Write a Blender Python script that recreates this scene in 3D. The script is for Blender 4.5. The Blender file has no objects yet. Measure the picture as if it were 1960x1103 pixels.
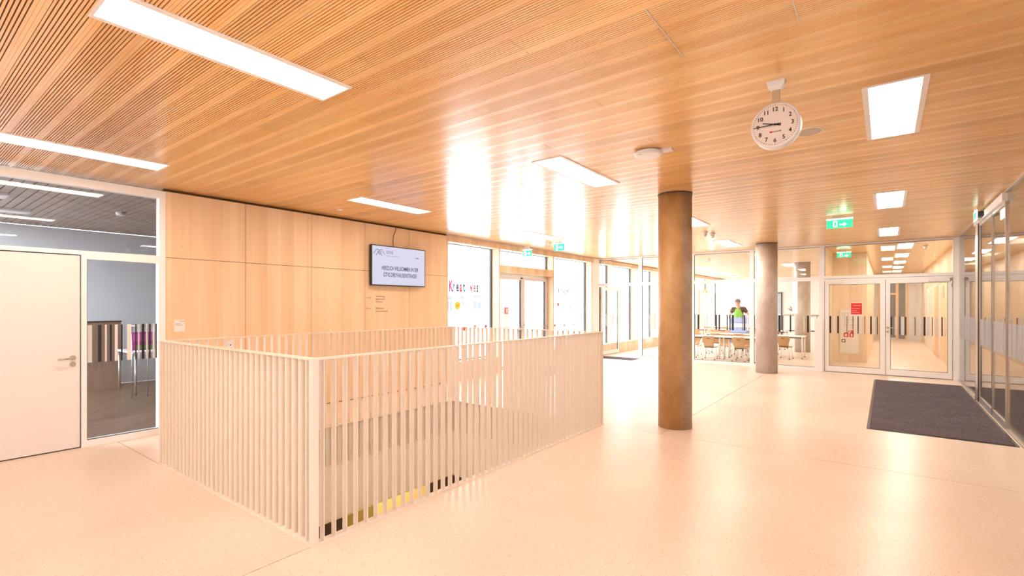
import bpy, bmesh, math, random
from mathutils import Vector, Matrix
random.seed(7)
sc = bpy.context.scene
C = sc.collection

# ------------------------------------------------------------------ camera
YAW = math.atan(715/940)
cam_d = bpy.data.cameras.new('camera')
cam = bpy.data.objects.new('camera', cam_d); C.objects.link(cam)
cam.location = (0, 0, 1.55); cam.rotation_euler = (math.pi/2, 0, YAW)
cam_d.sensor_width = 36; cam_d.sensor_fit = 'HORIZONTAL'; cam_d.lens = 940/1960*36
cam_d.shift_y = (584.5-551.5)/1960; cam_d.clip_end = 300; cam_d.clip_start = .02
sc.camera = cam

# ------------------------------------------------------------------ world, exposure
sc.view_settings.view_transform = 'Standard'; sc.view_settings.look = 'None'
sc.view_settings.gamma = 1; sc.view_settings.use_curve_mapping = False
sc.view_settings.exposure = 0.55
sc.cycles.transparent_max_bounces = 24
sc.cycles.max_bounces = 9; sc.cycles.diffuse_bounces = 5; sc.cycles.glossy_bounces = 4
sc.cycles.use_adaptive_sampling = True; sc.cycles.adaptive_threshold = 0.03
sc.cycles.sample_clamp_indirect = 8
w = bpy.data.worlds.new('sky'); sc.world = w; w.use_nodes = True
bg = w.node_tree.nodes['Background']
bg.inputs[0].default_value = (0.86, 0.92, 1.04, 1); bg.inputs[1].default_value = 7.5   # even bright overcast sky

LAMP = 18.0            # strength of the ceiling luminaires
LAMP_COL = (1.0, 0.86, 0.70)
# a warm downlight on the lower storey, seen through the stair opening
ld = bpy.data.lights.new('lower_storey_lamp', 'AREA'); ld.energy = 38; ld.size = 1.2; ld.color = (1, .8, .45)
lo = bpy.data.objects.new('lower_storey_lamp', ld); C.objects.link(lo); lo.location = (-7.4, 6.4, -1.35)

for i, (x_, y_) in enumerate(((-1.2, 3.8), (-4.3, 8.2), (-4.3, -.8))):      # unseen fill lamps, added to brighten the stair opening from below
    ld = bpy.data.lights.new('lower_fill_lamp', 'AREA'); ld.energy = 55; ld.size = 1.2; ld.color = (1, .86, .70)
    lo = bpy.data.objects.new('lower_fill_lamp', ld); C.objects.link(lo); lo.location = (x_, y_, -1.30)

W, F, G, ZC = -6.97, 13.65, 1.18, 2.97

# ------------------------------------------------------------------ materials
def mat(name, col, rough=.5, metal=0, spec=.5, emit=None, es=0, coat=0, coat_r=.1):
    m = bpy.data.materials.new(name); m.use_nodes = True
    b = m.node_tree.nodes['Principled BSDF']
    b.inputs['Base Color'].default_value = (*col, 1); b.inputs['Roughness'].default_value = rough
    b.inputs['Metallic'].default_value = metal; b.inputs['Specular IOR Level'].default_value = spec
    b.inputs['Coat Weight'].default_value = coat; b.inputs['Coat Roughness'].default_value = coat_r
    if emit: b.inputs['Emission Color'].default_value = (*emit, 1); b.inputs['Emission Strength'].default_value = es
    return m
def nd(m, t, **k):
    n = m.node_tree.nodes.new(t)
    for a, v in k.items():
        if a.startswith('i_'): n.inputs[int(a[2:])].default_value = v
        else: setattr(n, a, v)
    return n
def ln(m, a, ai, b, bi): m.node_tree.links.new(a.outputs[ai], b.inputs[bi])
def pos(m, sx, sy, sz):
    g = nd(m, 'ShaderNodeNewGeometry'); v = nd(m, 'ShaderNodeVectorMath', operation='MULTIPLY')
    v.inputs[1].default_value = (sx, sy, sz); ln(m, g, 0, v, 0); return v
def ramp(m, src, si, stops):
    r = nd(m, 'ShaderNodeValToRGB'); ln(m, src, si, r, 0)
    e = r.color_ramp.elements
    while len(e) < len(stops): e.new(.5)
    for x, (p, c) in zip(e, stops): x.position = p; x.color = (*c, 1)
    return r
def mixc(m, fac, a, b, mode='MIX', f=.5):
    n = nd(m, 'ShaderNodeMix', data_type='RGBA', blend_type=mode); n.inputs[0].default_value = f
    if fac: ln(m, fac[0], fac[1], n, 0)
    for s, i in ((a, 6), (b, 7)):
        if isinstance(s, tuple) and not hasattr(s[0], 'outputs'): n.inputs[i].default_value = (*s, 1)
        else: ln(m, s[0], s[1], n, i)
    return n
def bsdf(m): return m.node_tree.nodes['Principled BSDF']

def glass_mat(name, tint=(.96, .98, .97), r0=.045):
    m = bpy.data.materials.new(name); m.use_nodes = True; nt = m.node_tree; nt.nodes.clear()
    out = nd(m, 'ShaderNodeOutputMaterial'); mx = nd(m, 'ShaderNodeMixShader')
    tr = nd(m, 'ShaderNodeBsdfTransparent'); tr.inputs[0].default_value = (*tint, 1)
    gl = nd(m, 'ShaderNodeBsdfGlossy'); gl.inputs['Roughness'].default_value = 0.0
    g = nd(m, 'ShaderNodeNewGeometry'); d = nd(m, 'ShaderNodeVectorMath', operation='DOT_PRODUCT')
    ln(m, g, 'Normal', d, 0); ln(m, g, 'Incoming', d, 1)
    ab = nd(m, 'ShaderNodeMath', operation='ABSOLUTE'); ln(m, d, 'Value', ab, 0)
    s = nd(m, 'ShaderNodeMath', operation='SUBTRACT'); s.inputs[0].default_value = 1; ln(m, ab, 0, s, 1)
    p = nd(m, 'ShaderNodeMath', operation='POWER'); ln(m, s, 0, p, 0); p.inputs[1].default_value = 5
    ma = nd(m, 'ShaderNodeMath', operation='MULTIPLY_ADD'); ln(m, p, 0, ma, 0)
    ma.inputs[1].default_value = 1-r0; ma.inputs[2].default_value = r0
    ln(m, ma, 0, mx, 0); ln(m, tr, 0, mx, 1); ln(m, gl, 0, mx, 2); ln(m, mx, 0, out, 0)
    return m
GLASS = glass_mat('clear_glass')
GLASSD = glass_mat('tinted_glass', (.90, .92, .93))

def ceiling_wood():
    m = mat('ceiling_wood', (.7, .4, .18), .35, spec=.5, coat=1.0, coat_r=.2)
    p = pos(m, 1.3, 14, 14); n = nd(m, 'ShaderNodeTexNoise'); n.inputs['Scale'].default_value = 1; n.inputs['Detail'].default_value = 5
    ln(m, p, 0, n, 0)
    r = ramp(m, n, 0, [(.3, (.92, .52, .18)), (.7, (.97, .65, .29))])
    oi = nd(m, 'ShaderNodeObjectInfo'); r2 = ramp(m, oi, 'Random', [(0, (.86, .84, .82)), (.5, (.97, .96, .95)), (1, (1.0, 1.0, 1.0))])
    x = mixc(m, None, (r, 0), (r2, 0), 'MULTIPLY', 1); ln(m, x, 2, bsdf(m), 'Base Color')
    return m
def ply(name, c0, c1, axis='y', rough=.45):
    m = mat(name, c0, rough, spec=.3)
    p = pos(m, 5.0, 5.0, .22); n = nd(m, 'ShaderNodeTexNoise'); n.inputs['Scale'].default_value = 1; n.inputs['Detail'].default_value = 6; n.inputs['Roughness'].default_value = .6
    ln(m, p, 0, n, 0)
    p2 = pos(m, 30, 30, .9); n2 = nd(m, 'ShaderNodeTexNoise'); n2.inputs['Scale'].default_value = 1; n2.inputs['Detail'].default_value = 3; ln(m, p2, 0, n2, 0)
    # veneer leaves about 0.2 m wide, each with a tone of its own
    sx = nd(m, 'ShaderNodeSeparateXYZ'); p3 = pos(m, 5.1, 5.1, 1); ln(m, p3, 0, sx, 0)
    ad = nd(m, 'ShaderNodeMath', operation='ADD'); ln(m, sx, 0, ad, 0); ln(m, sx, 1, ad, 1)
    fl = nd(m, 'ShaderNodeMath', operation='FLOOR'); ln(m, ad, 0, fl, 0)
    wn = nd(m, 'ShaderNodeTexWhiteNoise', noise_dimensions='1D'); ln(m, fl, 0, wn, 1)
    a = nd(m, 'ShaderNodeMath', operation='MULTIPLY_ADD'); ln(m, wn, 0, a, 0); a.inputs[1].default_value = .30; ln(m, n, 0, a, 2)
    b = nd(m, 'ShaderNodeMath', operation='MULTIPLY_ADD'); ln(m, n2, 0, b, 0); b.inputs[1].default_value = .25; ln(m, a, 0, b, 2)
    r = ramp(m, b, 0, [(.45, c0), (.95, c1)]); ln(m, r, 0, bsdf(m), 'Base Color')
    # fine knots
    v = nd(m, 'ShaderNodeTexVoronoi'); v.inputs['Scale'].default_value = 1; p4 = pos(m, 2.1, 2.1, 1.6); ln(m, p4, 0, v, 0)
    kr = ramp(m, v, 0, [(.012, (.62, .52, .42)), (.05, (1, 1, 1))])
    x = mixc(m, None, (r, 0), (kr, 0), 'MULTIPLY', .8); ln(m, x, 2, bsdf(m), 'Base Color')
    return m
def terrazzo():
    m = mat('screed_floor', (.8, .66, .52), .2, spec=.4)
    p = pos(m, 1, 1, 1); n = nd(m, 'ShaderNodeTexNoise'); n.inputs['Scale'].default_value = .9; n.inputs['Detail'].default_value = 4; ln(m, p, 0, n, 0)
    base = ramp(m, n, 0, [(.32, (.74, .585, .48)), (.7, (.81, .67, .565))])
    x = base; xo = 0
    for sc_, thr, dk in ((62, .80, (.74, .65, .58)), (118, .72, (.80, .72, .66))):
        v = nd(m, 'ShaderNodeTexVoronoi'); v.inputs['Scale'].default_value = sc_; ln(m, p, 0, v, 0)
        dist = ramp(m, v, 'Distance', [(.22, (1, 1, 1)), (.34, (0, 0, 0))])
        sp_ = nd(m, 'ShaderNodeSeparateColor'); ln(m, v, 'Color', sp_, 0)
        gt = nd(m, 'ShaderNodeMath', operation='GREATER_THAN'); ln(m, sp_, 0, gt, 0); gt.inputs[1].default_value = thr
        mu = nd(m, 'ShaderNodeMath', operation='MULTIPLY'); ln(m, dist, 0, mu, 0); ln(m, gt, 0, mu, 1)
        mm = nd(m, 'ShaderNodeMix', data_type='RGBA', blend_type='MULTIPLY'); ln(m, mu, 0, mm, 0); ln(m, x, xo, mm, 6); mm.inputs[7].default_value = (*dk, 1)
        x, xo = mm, 2
    ln(m, x, xo, bsdf(m), 'Base Color'); bsdf(m).inputs['Roughness'].default_value = .30
    return m
def concrete(name, c0, c1, streak=.35):
    m = mat(name, c0, .42, spec=.4)
    p = pos(m, 5, 5, 2.6); n = nd(m, 'ShaderNodeTexNoise'); n.inputs['Scale'].default_value = 1; n.inputs['Detail'].default_value = 8; n.inputs['Roughness'].default_value = .65; ln(m, p, 0, n, 0)
    r = ramp(m, n, 0, [(.32, c0), (.68, c1)])
    v = nd(m, 'ShaderNodeTexVoronoi'); v.inputs['Scale'].default_value = 1; p4 = pos(m, 9, 9, 6); ln(m, p4, 0, v, 0)
    kr = ramp(m, v, 0, [(.03, (1, .95, .9)), (.07, (.84, .84, .84))])
    x = mixc(m, None, (r, 0), (kr, 0), 'MULTIPLY', .5)
    p5 = pos(m, 1, 1, 95); n5 = nd(m, 'ShaderNodeTexNoise'); n5.inputs['Scale'].default_value = 1; n5.inputs['Detail'].default_value = 3; ln(m, p5, 0, n5, 0)
    kr2 = ramp(m, n5, 0, [(.35, (.8, .8, .8)), (.6, (1, 1, 1))])
    x2 = mixc(m, None, (x, 2), (kr2, 0), 'MULTIPLY', streak)
    ln(m, x2, 2, bsdf(m), 'Base Color')
    bp = nd(m, 'ShaderNodeBump'); bp.inputs['Strength'].default_value = .15; bp.inputs['Distance'].default_value = .01; ln(m, n, 0, bp, 'Height'); ln(m, bp, 0, bsdf(m), 'Normal')
    return m
def carpet(name, a, b, sc_=120):
    m = mat(name, a, .95, spec=.1)
    p = pos(m, 1, 1, 1); n = nd(m, 'ShaderNodeTexNoise'); n.inputs['Scale'].default_value = sc_; n.inputs['Detail'].default_value = 2; ln(m, p, 0, n, 0)
    n2 = nd(m, 'ShaderNodeTexNoise'); n2.inputs['Scale'].default_value = 3; ln(m, p, 0, n2, 0)
    ad = nd(m, 'ShaderNodeMath', operation='MULTIPLY_ADD'); ln(m, n2, 0, ad, 0); ad.inputs[1].default_value = .15; ln(m, n, 0, ad, 2)
    r = ramp(m, ad, 0, [(.42, a), (.72, b)]); ln(m, r, 0, bsdf(m), 'Base Color')
    bp = nd(m, 'ShaderNodeBump'); bp.inputs['Strength'].default_value = .5; bp.inputs['Distance'].default_value = .004; ln(m, n, 0, bp, 'Height'); ln(m, bp, 0, bsdf(m), 'Normal')
    return m
CEIL = ceiling_wood()
PLY = ply('birch_plywood', (.77, .52, .31), (.89, .66, .44))
PLYP = ply('pale_plywood', (.74, .59, .43), (.88, .74, .57))
BEAM = ply('glulam_spruce', (.66, .46, .29), (.84, .64, .45))
FLOOR = terrazzo()
CONC = concrete('brown_concrete', (.46, .245, .095), (.64, .39, .18), .06)
CONCG = concrete('grey_concrete', (.46, .37, .30), (.64, .55, .48), .12)
MAT_ = carpet('charcoal_mat', (.04, .032, .038), (.19, .155, .17))
CONCS = concrete('pale_brown_concrete', (.42, .29, .19), (.58, .44, .32), .7)
WHITE = mat('white_lacquer', (.88, .86, .84), .35)
RAIL = mat('cream_powder_coat', (.85, .76, .66), .45, spec=.4)
DOORW = mat('door_white', (.78, .73, .69), .4)
PLASTER = mat('white_plaster', (.82, .80, .77), .9, spec=.1)
PLASTG = mat('grey_white_plaster', (.74, .75, .78), .9, spec=.1)
SLAB = mat('cream_fascia', (.86, .78, .68), .7, spec=.2)
DARK = mat('dark_joint', (.05, .03, .02), .8)
GAP = mat('shadow_gap', (.10, .055, .025), .9)
BLACK = mat('black_plastic', (.015, .013, .014), .35)
GREYD = mat('dark_gasket', (.06, .06, .075), .5)
STEEL = mat('brushed_steel', (.55, .48, .42), .3, metal=1)
ALU = mat('aluminium', (.68, .66, .64), .3, metal=1)
PLAST = mat('white_plastic', (.82, .79, .76), .35)
LAMPM = mat('lamp_diffuser', (1, 1, 1), .5, emit=LAMP_COL, es=LAMP); LAMPM2 = mat('neutral_lamp_diffuser', (1, 1, 1), .5, emit=(1, .91, .80), es=LAMP*1.3)
CHW = mat('chair_beech', (.58, .33, .15), .35, spec=.4)
RED = mat('signal_red', (.72, .03, .025), .4)
GREEN = mat('exit_green', (.02, .6, .25), .4, emit=(.03, .8, .36), es=.75)
EXW = mat('exit_white', (.9, 1, .95), .4, emit=(.85, 1, .92), es=1.5)
PARQ = ply('dark_parquet', (.10, .055, .035), (.20, .12, .08), rough=.35)
STRB = mat('black_film', (.012, .010, .012), .5)
STRW = mat('pale_film', (.70, .67, .65), .6)
STRG = mat('grey_film', (.46, .44, .44), .6)
INK = mat('print_ink', (.20, .12, .08), .7)
OUTW = mat('white_render', (.82, .83, .85), .9, spec=.1)
OUTG = mat('pale_paving', (.8, .8, .8), .9, spec=.1)

# ------------------------------------------------------------------ mesh helpers
class MB:
    def __init__(s): s.v = []; s.f = []; s.m = []; s.sm = False
    def add(s, vs, fs, mi=0):
        o = len(s.v); s.v += [tuple(v) for v in vs]; s.f += [tuple(i+o for i in f) for f in fs]; s.m += [mi]*len(fs); return s
    def box(s, x0, y0, z0, x1, y1, z1, mi=0):
        x0, x1 = min(x0, x1), max(x0, x1); y0, y1 = min(y0, y1), max(y0, y1); z0, z1 = min(z0, z1), max(z0, z1)
        v = [(x0,y0,z0),(x1,y0,z0),(x1,y1,z0),(x0,y1,z0),(x0,y0,z1),(x1,y0,z1),(x1,y1,z1),(x0,y1,z1)]
        return s.add(v, [(3,2,1,0),(4,5,6,7),(0,1,5,4),(1,2,6,5),(2,3,7,6),(3,0,4,7)], mi)
    def cyl(s, a, b, r, n=12, r2=None, mi=0):
        a, b = Vector(a), Vector(b); d = (b-a).normalized(); r2 = r if r2 is None else r2
        u = d.orthogonal().normalized(); w_ = d.cross(u)
        vs = [a+(u*math.cos(t)+w_*math.sin(t))*r for t in [2*math.pi*i/n for i in range(n)]]
        vs += [b+(u*math.cos(t)+w_*math.sin(t))*r2 for t in [2*math.pi*i/n for i in range(n)]]
        fs = [(i, (i+1) % n, n+(i+1) % n, n+i) for i in range(n)] + [tuple(range(n-1, -1, -1)), tuple(range(n, 2*n))]
        return s.add(vs, fs, mi)
    def tube(s, pts, r, n=8, mi=0):
        for p, q in zip(pts, pts[1:]): s.cyl(p, q, r, n, mi=mi)
        return s
    def lathe(s, c, prof, n=24, mi=0, axis=2):
        vs = []
        for (r, z) in prof:
            for i in range(n):
                t = 2*math.pi*i/n; p = [r*math.cos(t), r*math.sin(t), z]
                if axis == 1: p = [p[0], z, p[1]]
                if axis == 0: p = [z, p[0], p[1]]
                vs.append((c[0]+p[0], c[1]+p[1], c[2]+p[2]))
        fs = []
        for k in range(len(prof)-1):
            for i in range(n):
                fs.append((k*n+i, k*n+(i+1) % n, (k+1)*n+(i+1) % n, (k+1)*n+i))
        fs.append(tuple(range(n-1, -1, -1))); fs.append(tuple(range((len(prof)-1)*n, len(prof)*n)))
        return s.add(vs, fs, mi)
    def ball(s, c, r, n=12, k=8, sx=1, sy=1, sz=1, mi=0):
        pr = [(max(1e-4, r*math.sin(math.pi*i/k)), r*math.cos(math.pi*i/k)) for i in range(k, -1, -1)]
        o = len(s.v); s.lathe((0, 0, 0), pr, n, mi)
        s.v[o:] = [(c[0]+x*sx, c[1]+y*sy, c[2]+z*sz) for x, y, z in s.v[o:]]; return s
    def mesh(s, name, mats, org=(0, 0, 0), smooth=None):
        me = bpy.data.meshes.new(name)
        me.from_pydata([(a-org[0], b-org[1], c-org[2]) for a, b, c in s.v], [], s.f); me.update()
        for m in (mats if isinstance(mats, (list, tuple)) else [mats]): me.materials.append(m)
        for p, i in zip(me.polygons, s.m): p.material_index = i
        if smooth:
            for p in me.polygons: p.use_smooth = len(p.vertices) <= 4
        return me
def obj(name, mb, m, parent=None, smooth=False, **kw):
    org = tuple(root_loc(parent)) if parent else (0, 0, 0)
    me = mb.mesh(name, m, org, smooth) if isinstance(mb, MB) else mb
    o = bpy.data.objects.new(name, me); C.objects.link(o)
    if parent: o.parent = parent
    for k, v in kw.items(): o[k] = v
    return o
def root_loc(o):
    l = Vector((0, 0, 0))
    while o: l = l+o.location; o = o.parent
    return l
def thing(name, label, cat, loc=(0, 0, 0), group=None):
    o = bpy.data.objects.new(name, None); C.objects.link(o); o.location = loc; o.empty_display_size = .1
    o['label'] = label; o['category'] = cat
    if group: o['group'] = group
    return o
def struct(name, loc=(0, 0, 0), label=None, **k):
    o = bpy.data.objects.new(name, None); C.objects.link(o); o.location = loc; o['kind'] = 'structure'
    if label: o['label'] = label
    return o
def smesh(name, mb, m, label=None, smooth=False):
    o = obj(name, mb, m, None, smooth); o['kind'] = 'structure'
    if label: o['label'] = label
    return o
def B(*a): return MB().box(*a)
def copytree(o, loc, rz, label, group=None):
    c = o.copy(); C.objects.link(c); c.location = loc; c.rotation_euler = (0, 0, rz); c['label'] = label
    if group: c['group'] = group
    def rec(a, b):
        for ch in list(a.children):
            d = ch.copy(); C.objects.link(d); d.parent = b; rec(ch, d)
    rec(o, c); return c
dg = None
def text_mesh(s, size, extr=.0006, align='LEFT', cond=1.0, bold=0.0):
    cu = bpy.data.curves.new('t', 'FONT'); cu.body = s; cu.size = size; cu.extrude = extr; cu.align_x = align; cu.offset = bold
    cu.resolution_u = 3
    o = bpy.data.objects.new('t', cu); C.objects.link(o); bpy.context.view_layer.update()
    me = bpy.data.meshes.new_from_object(o.evaluated_get(bpy.context.evaluated_depsgraph_get()))
    bpy.data.objects.remove(o); bpy.data.curves.remove(cu)
    me.transform(Matrix.Diagonal((cond, 1, 1, 1))); return me
MX = Matrix(((0, 0, 1, 0), (1, 0, 0, 0), (0, 1, 0, 0), (0, 0, 0, 1)))     # text facing +x
MY = Matrix(((1, 0, 0, 0), (0, 0, -1, 0), (0, 1, 0, 0), (0, 0, 0, 1)))    # text facing -y
def text(name, s, size, at, M, m, parent=None, **k):
    kw = {a: k.pop(a) for a in ('align', 'cond', 'bold', 'extr') if a in k}
    me = text_mesh(s, size, **kw); me.transform(Matrix.Translation(Vector(at)-root_loc(parent)) @ M)
    me.materials.clear(); me.materials.append(m)
    o = bpy.data.objects.new(name, me); C.objects.link(o); o.parent = parent
    for a, v in k.items(): o[a] = v
    return o

# ================================================================== FLOOR
fl = smesh('floor', MB().box(W-.05, -3.6, -.25, -2.85, 1.67, -.012).box(-2.85, -3.6, -.25, 1.3, 5.85, -.012)
           .box(W-.05, 1.67, -.25, -5.70, 5.85, -.012).box(W-.05, 5.85, -.25, 1.3, F, -.012), DARK)
J = .004
for a in ((W-.2, -3.6, -2.93, 1.73), (-2.93, -3.6, G+.12, 5.79), (W-.2, 1.73, -5.64, 5.79), (W-.2, 5.79, -2.16, F+.1), (-2.16, 5.79, G+.12, F+.1)):
    x0, y0, x1, y1 = a
    # joints are left open by a few millimetres, slab edges stay sharp
    obj('floor_slab', B(x0+J, y0+J, -.012, x1-J, y1-J, 0), FLOOR, fl)
cf = smesh('floor_cafeteria', B(-7.2, F+.1, -.2, 1.35, 28.2, -.001), FLOOR)
# slab edge around the opening
fa = struct('trim_opening')
obj('fascia', B(-5.70, 1.70, -1.2, -5.645, 5.84, -.013), SLAB, fa)
obj('fascia', B(-5.645, 5.795, -1.2, -2.9, 5.85, -.013), SLAB, fa)
obj('fascia', B(-5.645, 1.67, -1.2, -2.9, 1.725, -.013), SLAB, fa)
obj('fascia', B(-2.915, 1.725, -1.2, -2.86, 5.795, -.013), SLAB, fa)

# lower storey
smesh('floor_lower', B(-13, -3, -4.3, 2, 14, -4.2), mat('lower_floor', (.75, .62, .46), .5))
smesh('ceiling_lower', MB().box(-13, -3, -1.25, -5.70, 14, -1.2).box(-2.86, -3, -1.25, 2, 14, -1.2).box(-5.7, -3, -1.25, -2.86, 1.67, -1.2).box(-5.7, 5.85, -1.25, -2.86, 14, -1.2), SLAB)
DKW = mat('dark_panelling', (.035, .012, .008), .5)
YEL = mat('yellow_ochre_wall', (.72, .55, .22), .6)
wl = struct('wall_lower_left')
for y0, y1, m in ((-3, 5.35, DKW), (5.35, 5.95, mat('olive_panel', (.28, .20, .04), .6)), (5.95, 7.35, YEL), (7.35, 14, DKW)):
    obj('panel', B(-8.0, y0+.004, -4.2, -7.9, y1-.004, -1.25), m, wl)
smesh('wall_lower_far', B(-13, 13.9, -4.2, 2, 14, -1.25), SLAB)
smesh('wall_lower_near', B(-13, -3.1, -4.2, 2, -3, -1.25), SLAB)
smesh('wall_lower_right', B(1.9, -3, -4.2, 2, 14, -1.25), SLAB)

# ================================================================== CEILING
smesh('ceiling', B(-7.25, -3.6, ZC+.018, 1.35, F+.05, ZC+.2), GAP)
ceil = bpy.data.objects['ceiling']
PITCH = .193
def board_mesh(L, name):
    # grooved acoustic board: eight deep grooves, two faint ones, a narrow open joint each side
    mb = MB(); T = .016
    ys = []                                                     # (y, z) lower profile
    y = .0015; ys.append((y, 0))
    gs = [(.012+i*.0172, .0055, .011) for i in range(8)] + [(.152, .002, .0022), (.170, .002, .0022)]
    for gy, gw, gd in gs: ys += [(gy, 0), (gy, gd), (gy+gw, gd), (gy+gw, 0)]
    ys.append((PITCH-.0015, 0))
    n = len(ys)
    vs = [(0, a, z) for a, z in ys]+[(L, a, z) for a, z in ys]
    fs = [(i, n+i, n+i+1, i+1) for i in range(n-1)]
    mi = [1 if (ys[i][1] > .01 and ys[i+1][1] > .01) else 0 for i in range(n-1)]
    for f, k in zip(fs, mi): mb.add([], []) ; 
    mb.v = vs; mb.f = fs; mb.m = mi
    o = len(mb.v); mb.add([(0, ys[0][0], T), (0, ys[-1][0], T), (L, ys[0][0], T), (L, ys[-1][0], T)], [(1, 0, 2, 3)])
    mb.add([(0, ys[0][0], 0), (0, ys[0][0], T), (L, ys[0][0], 0), (L, ys[0][0], T)], [(0, 1, 3, 2)])
    mb.add([(0, ys[-1][0], 0), (0, ys[-1][0], T), (L, ys[-1][0], 0), (L, ys[-1][0], T)], [(1, 0, 2, 3)])
    mb.add([(0, ys[0][0], .011), (0, ys[-1][0], .011), (0, ys[-1][0], T), (0, ys[0][0], T)], [(0, 1, 2, 3)])
    mb.add([(L, ys[0][0], .011), (L, ys[-1][0], .011), (L, ys[-1][0], T), (L, ys[0][0], T)], [(3, 2, 1, 0)])
    return mb.mesh(name, [CEIL, GAP])
LENS = (2.4, 3.2, 4.0, 4.8, 5.6)
bms = {L: board_mesh(L-.003, 'ceiling_board') for L in LENS}
X0, X1 = -7.2, 1.2
tot = X1-X0
bms2 = {L: bms[L] for L in LENS}
y = .914-PITCH*17; row = 0
rest = {}
while y < F+.02:
    L = LENS[(row*3) % 5]; 
    o = obj('ceiling_board', bms[L], None, ceil); o.location = (X0, y, ZC)
    L2 = tot-L
    k = round(L2, 3)
    if k not in rest: rest[k] = board_mesh(L2, 'ceiling_board')
    o = obj('ceiling_board', rest[k], None, ceil); o.location = (X0+L, y, ZC)
    y += PITCH; row += 1
smesh('ceiling_cafeteria', B(-7.25, F+.05, ZC, -1.15, 28.2, ZC+.1), ply('cafeteria_ceiling_wood', (.62, .42, .26), (.74, .54, .36)))
smesh('ceiling_corridor', B(-1.15, F+.05, ZC, 1.35, 28.2, ZC+.1), CEIL)
for x, y0, y1 in ((-.917, 2.26, 2.83), (-.344, 2.58, 2.83)):
    smesh('trim_1' if x < -.5 else 'trim_2', B(x-.003, y0, ZC-.003, x+.003, y1, ZC+.002), ALU)

# luminaires
def lamp(x0, y0, label, ln_=1.26, group='recessed ceiling luminaires', w_=.345):
    x1, y1 = x0+w_, y0+ln_
    t = thing('ceiling_light', label, 'ceiling light', (x0+w_/2, y0+ln_/2, ZC), group)
    fr = MB(); b = .034; e = .016; z0 = ZC-.007
    fr.box(x0, y0, z0, x0+b, y1, ZC).box(x1-b, y0, z0, x1, y1, ZC).box(x0+b, y0, z0, x1-b, y0+e, ZC).box(x0+b, y1-e, z0, x1-b, y1, ZC)
    obj('frame', fr, WHITE, t)
    obj('diffuser', B(x0+b, y0+e, ZC-.003, x1-b, y1-e, ZC-.0005), LAMPM if y0 < 7 else LAMPM2, t)
lamp(-3.105, .655, 'long ceiling light nearest above the stair railing, cut by the top edge')
lamp(-6.10, .60, 'long ceiling light above the white door')
lamp(-5.785, 3.92, 'narrow-looking ceiling light above the wall screen')
lamp(-2.795, 3.99, 'long ceiling light between the wall clock and the stair opening, near the round access point', 1.30)
lamp(-.125, 3.94, 'large bright ceiling light right of the hanging clock')
lamp(-.125, 7.74, 'ceiling light behind the largest one right of the clock, beside the exit sign')
lamp(-.125, 11.30, 'last ceiling light in front of the glazed double door', 1.3)
lamp(-2.80, 7.80, 'ceiling light half hidden behind the brown column', 1.22)
lamp(-3.05, 11.33, 'ceiling light between the two concrete columns', 1.3)
lamp(-5.785, 7.7, 'ceiling light in the window glare above the stair opening', 1.26)
lamp(-.125, .6, 'ceiling light overhead, above the view'); lamp(-.125, -2.6, 'ceiling light overhead, behind the view'); lamp(-3.105, -2.6, 'ceiling light behind the view by the stairs')
for i, y0 in enumerate((14.4, 17.15, 19.95, 22.65, 25.4)):
    lamp(.20, y0, ('first', 'second', 'third', 'fourth', 'fifth')[i]+' ceiling light of the corridor behind the double door', 1.26, 'corridor ceiling lights')
for i, y0 in enumerate((15.3, 19.1, 22.9)):
    for j, x0 in enumerate((-5.8, -2.9)):
        lamp(x0, y0, ('front', 'middle', 'back')[i]+' ceiling light of the cafeteria, '+('window side' if j == 0 else 'inner side'), 1.26, 'cafeteria ceiling lights')

# ================================================================== LEFT WALL
wl = smesh('wall_left', MB().box(W-.12, 2.195, 0, W-.03, 7.03, ZC).box(W-.12, -3.6, 0, W-.03, -.02, ZC), GAP)
ysj = [2.2, 3.141, 4.109, 5.076, 6.042, 7.008]
for a, b in zip(ysj, ysj[1:]):
    for z0, z1 in ((.012, 2.128), (2.134, 2.935)):
        obj('wood_panel', B(W-.03, a+.003, z0, W, b-.003, z1), PLY, wl)
for a in (-3.5, -2.4, -1.3):
    for z0, z1 in ((.012, 2.128), (2.134, 2.935)): obj('wood_panel', B(W-.03, a+.003, z0, W, a+1.08, z1), PLY, wl)
obj('wood_panel', B(W-.2, 7.012, 0, W, 7.055, 2.95), BEAM, wl)

# door_1 with its frame, side light and transom
def frame(parent, cells, m=WHITE, name='frame'):
    mb = MB()
    for c in cells: mb.box(*c)
    return obj(name, mb, m, parent)
d1 = struct('door_1', (W, .7, 0))
fx0, fx1 = W-.09, W+.012
frame(d1, [(fx0, -.02, 2.10, fx1, 2.20, 2.145), (fx0, 1.415, 0, fx1, 1.462, 2.10), (fx0, 2.13, 0, fx1, 2.20, 2.10), (fx0, -.06, 0, fx1, -.012, 2.145),
           (fx0, 1.462, 0, fx1, 2.13, .07), (fx0, 1.462, 2.055, fx1, 2.13, 2.10), (fx0, -.06, 2.145, fx1, -.01, 2.93), (fx0, 2.135, 2.145, fx1, 2.20, 2.93), (fx0, -.01, 2.84, fx1, 2.135, 2.93)])
obj('gasket', MB().box(W-.02, 1.462, .07, W+.002, 1.468, 2.055).box(W-.02, 1.468, .07, W+.002, 2.13, .076), GREYD, d1)
lf = obj('door_leaf', B(W-.04, -.006, .012, W+.006, 1.404, 2.088), DOORW, d1)
obj('rebate_backing', MB().box(W-.09, 1.37, 0, W-.042, 1.415, 2.10).box(W-.09, -.02, 2.07, W-.042, 1.37, 2.10), GREYD, d1)  # dark backing added to stop light leaking past the leaf edge
obj('threshold_gap', B(W-.03, -.01, 0, W-.001, 1.41, .012), DARK, d1)
obj('door_closer', B(W+.006, .0, 2.02, W+.055, .50, 2.08), PLAST, d1)
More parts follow.
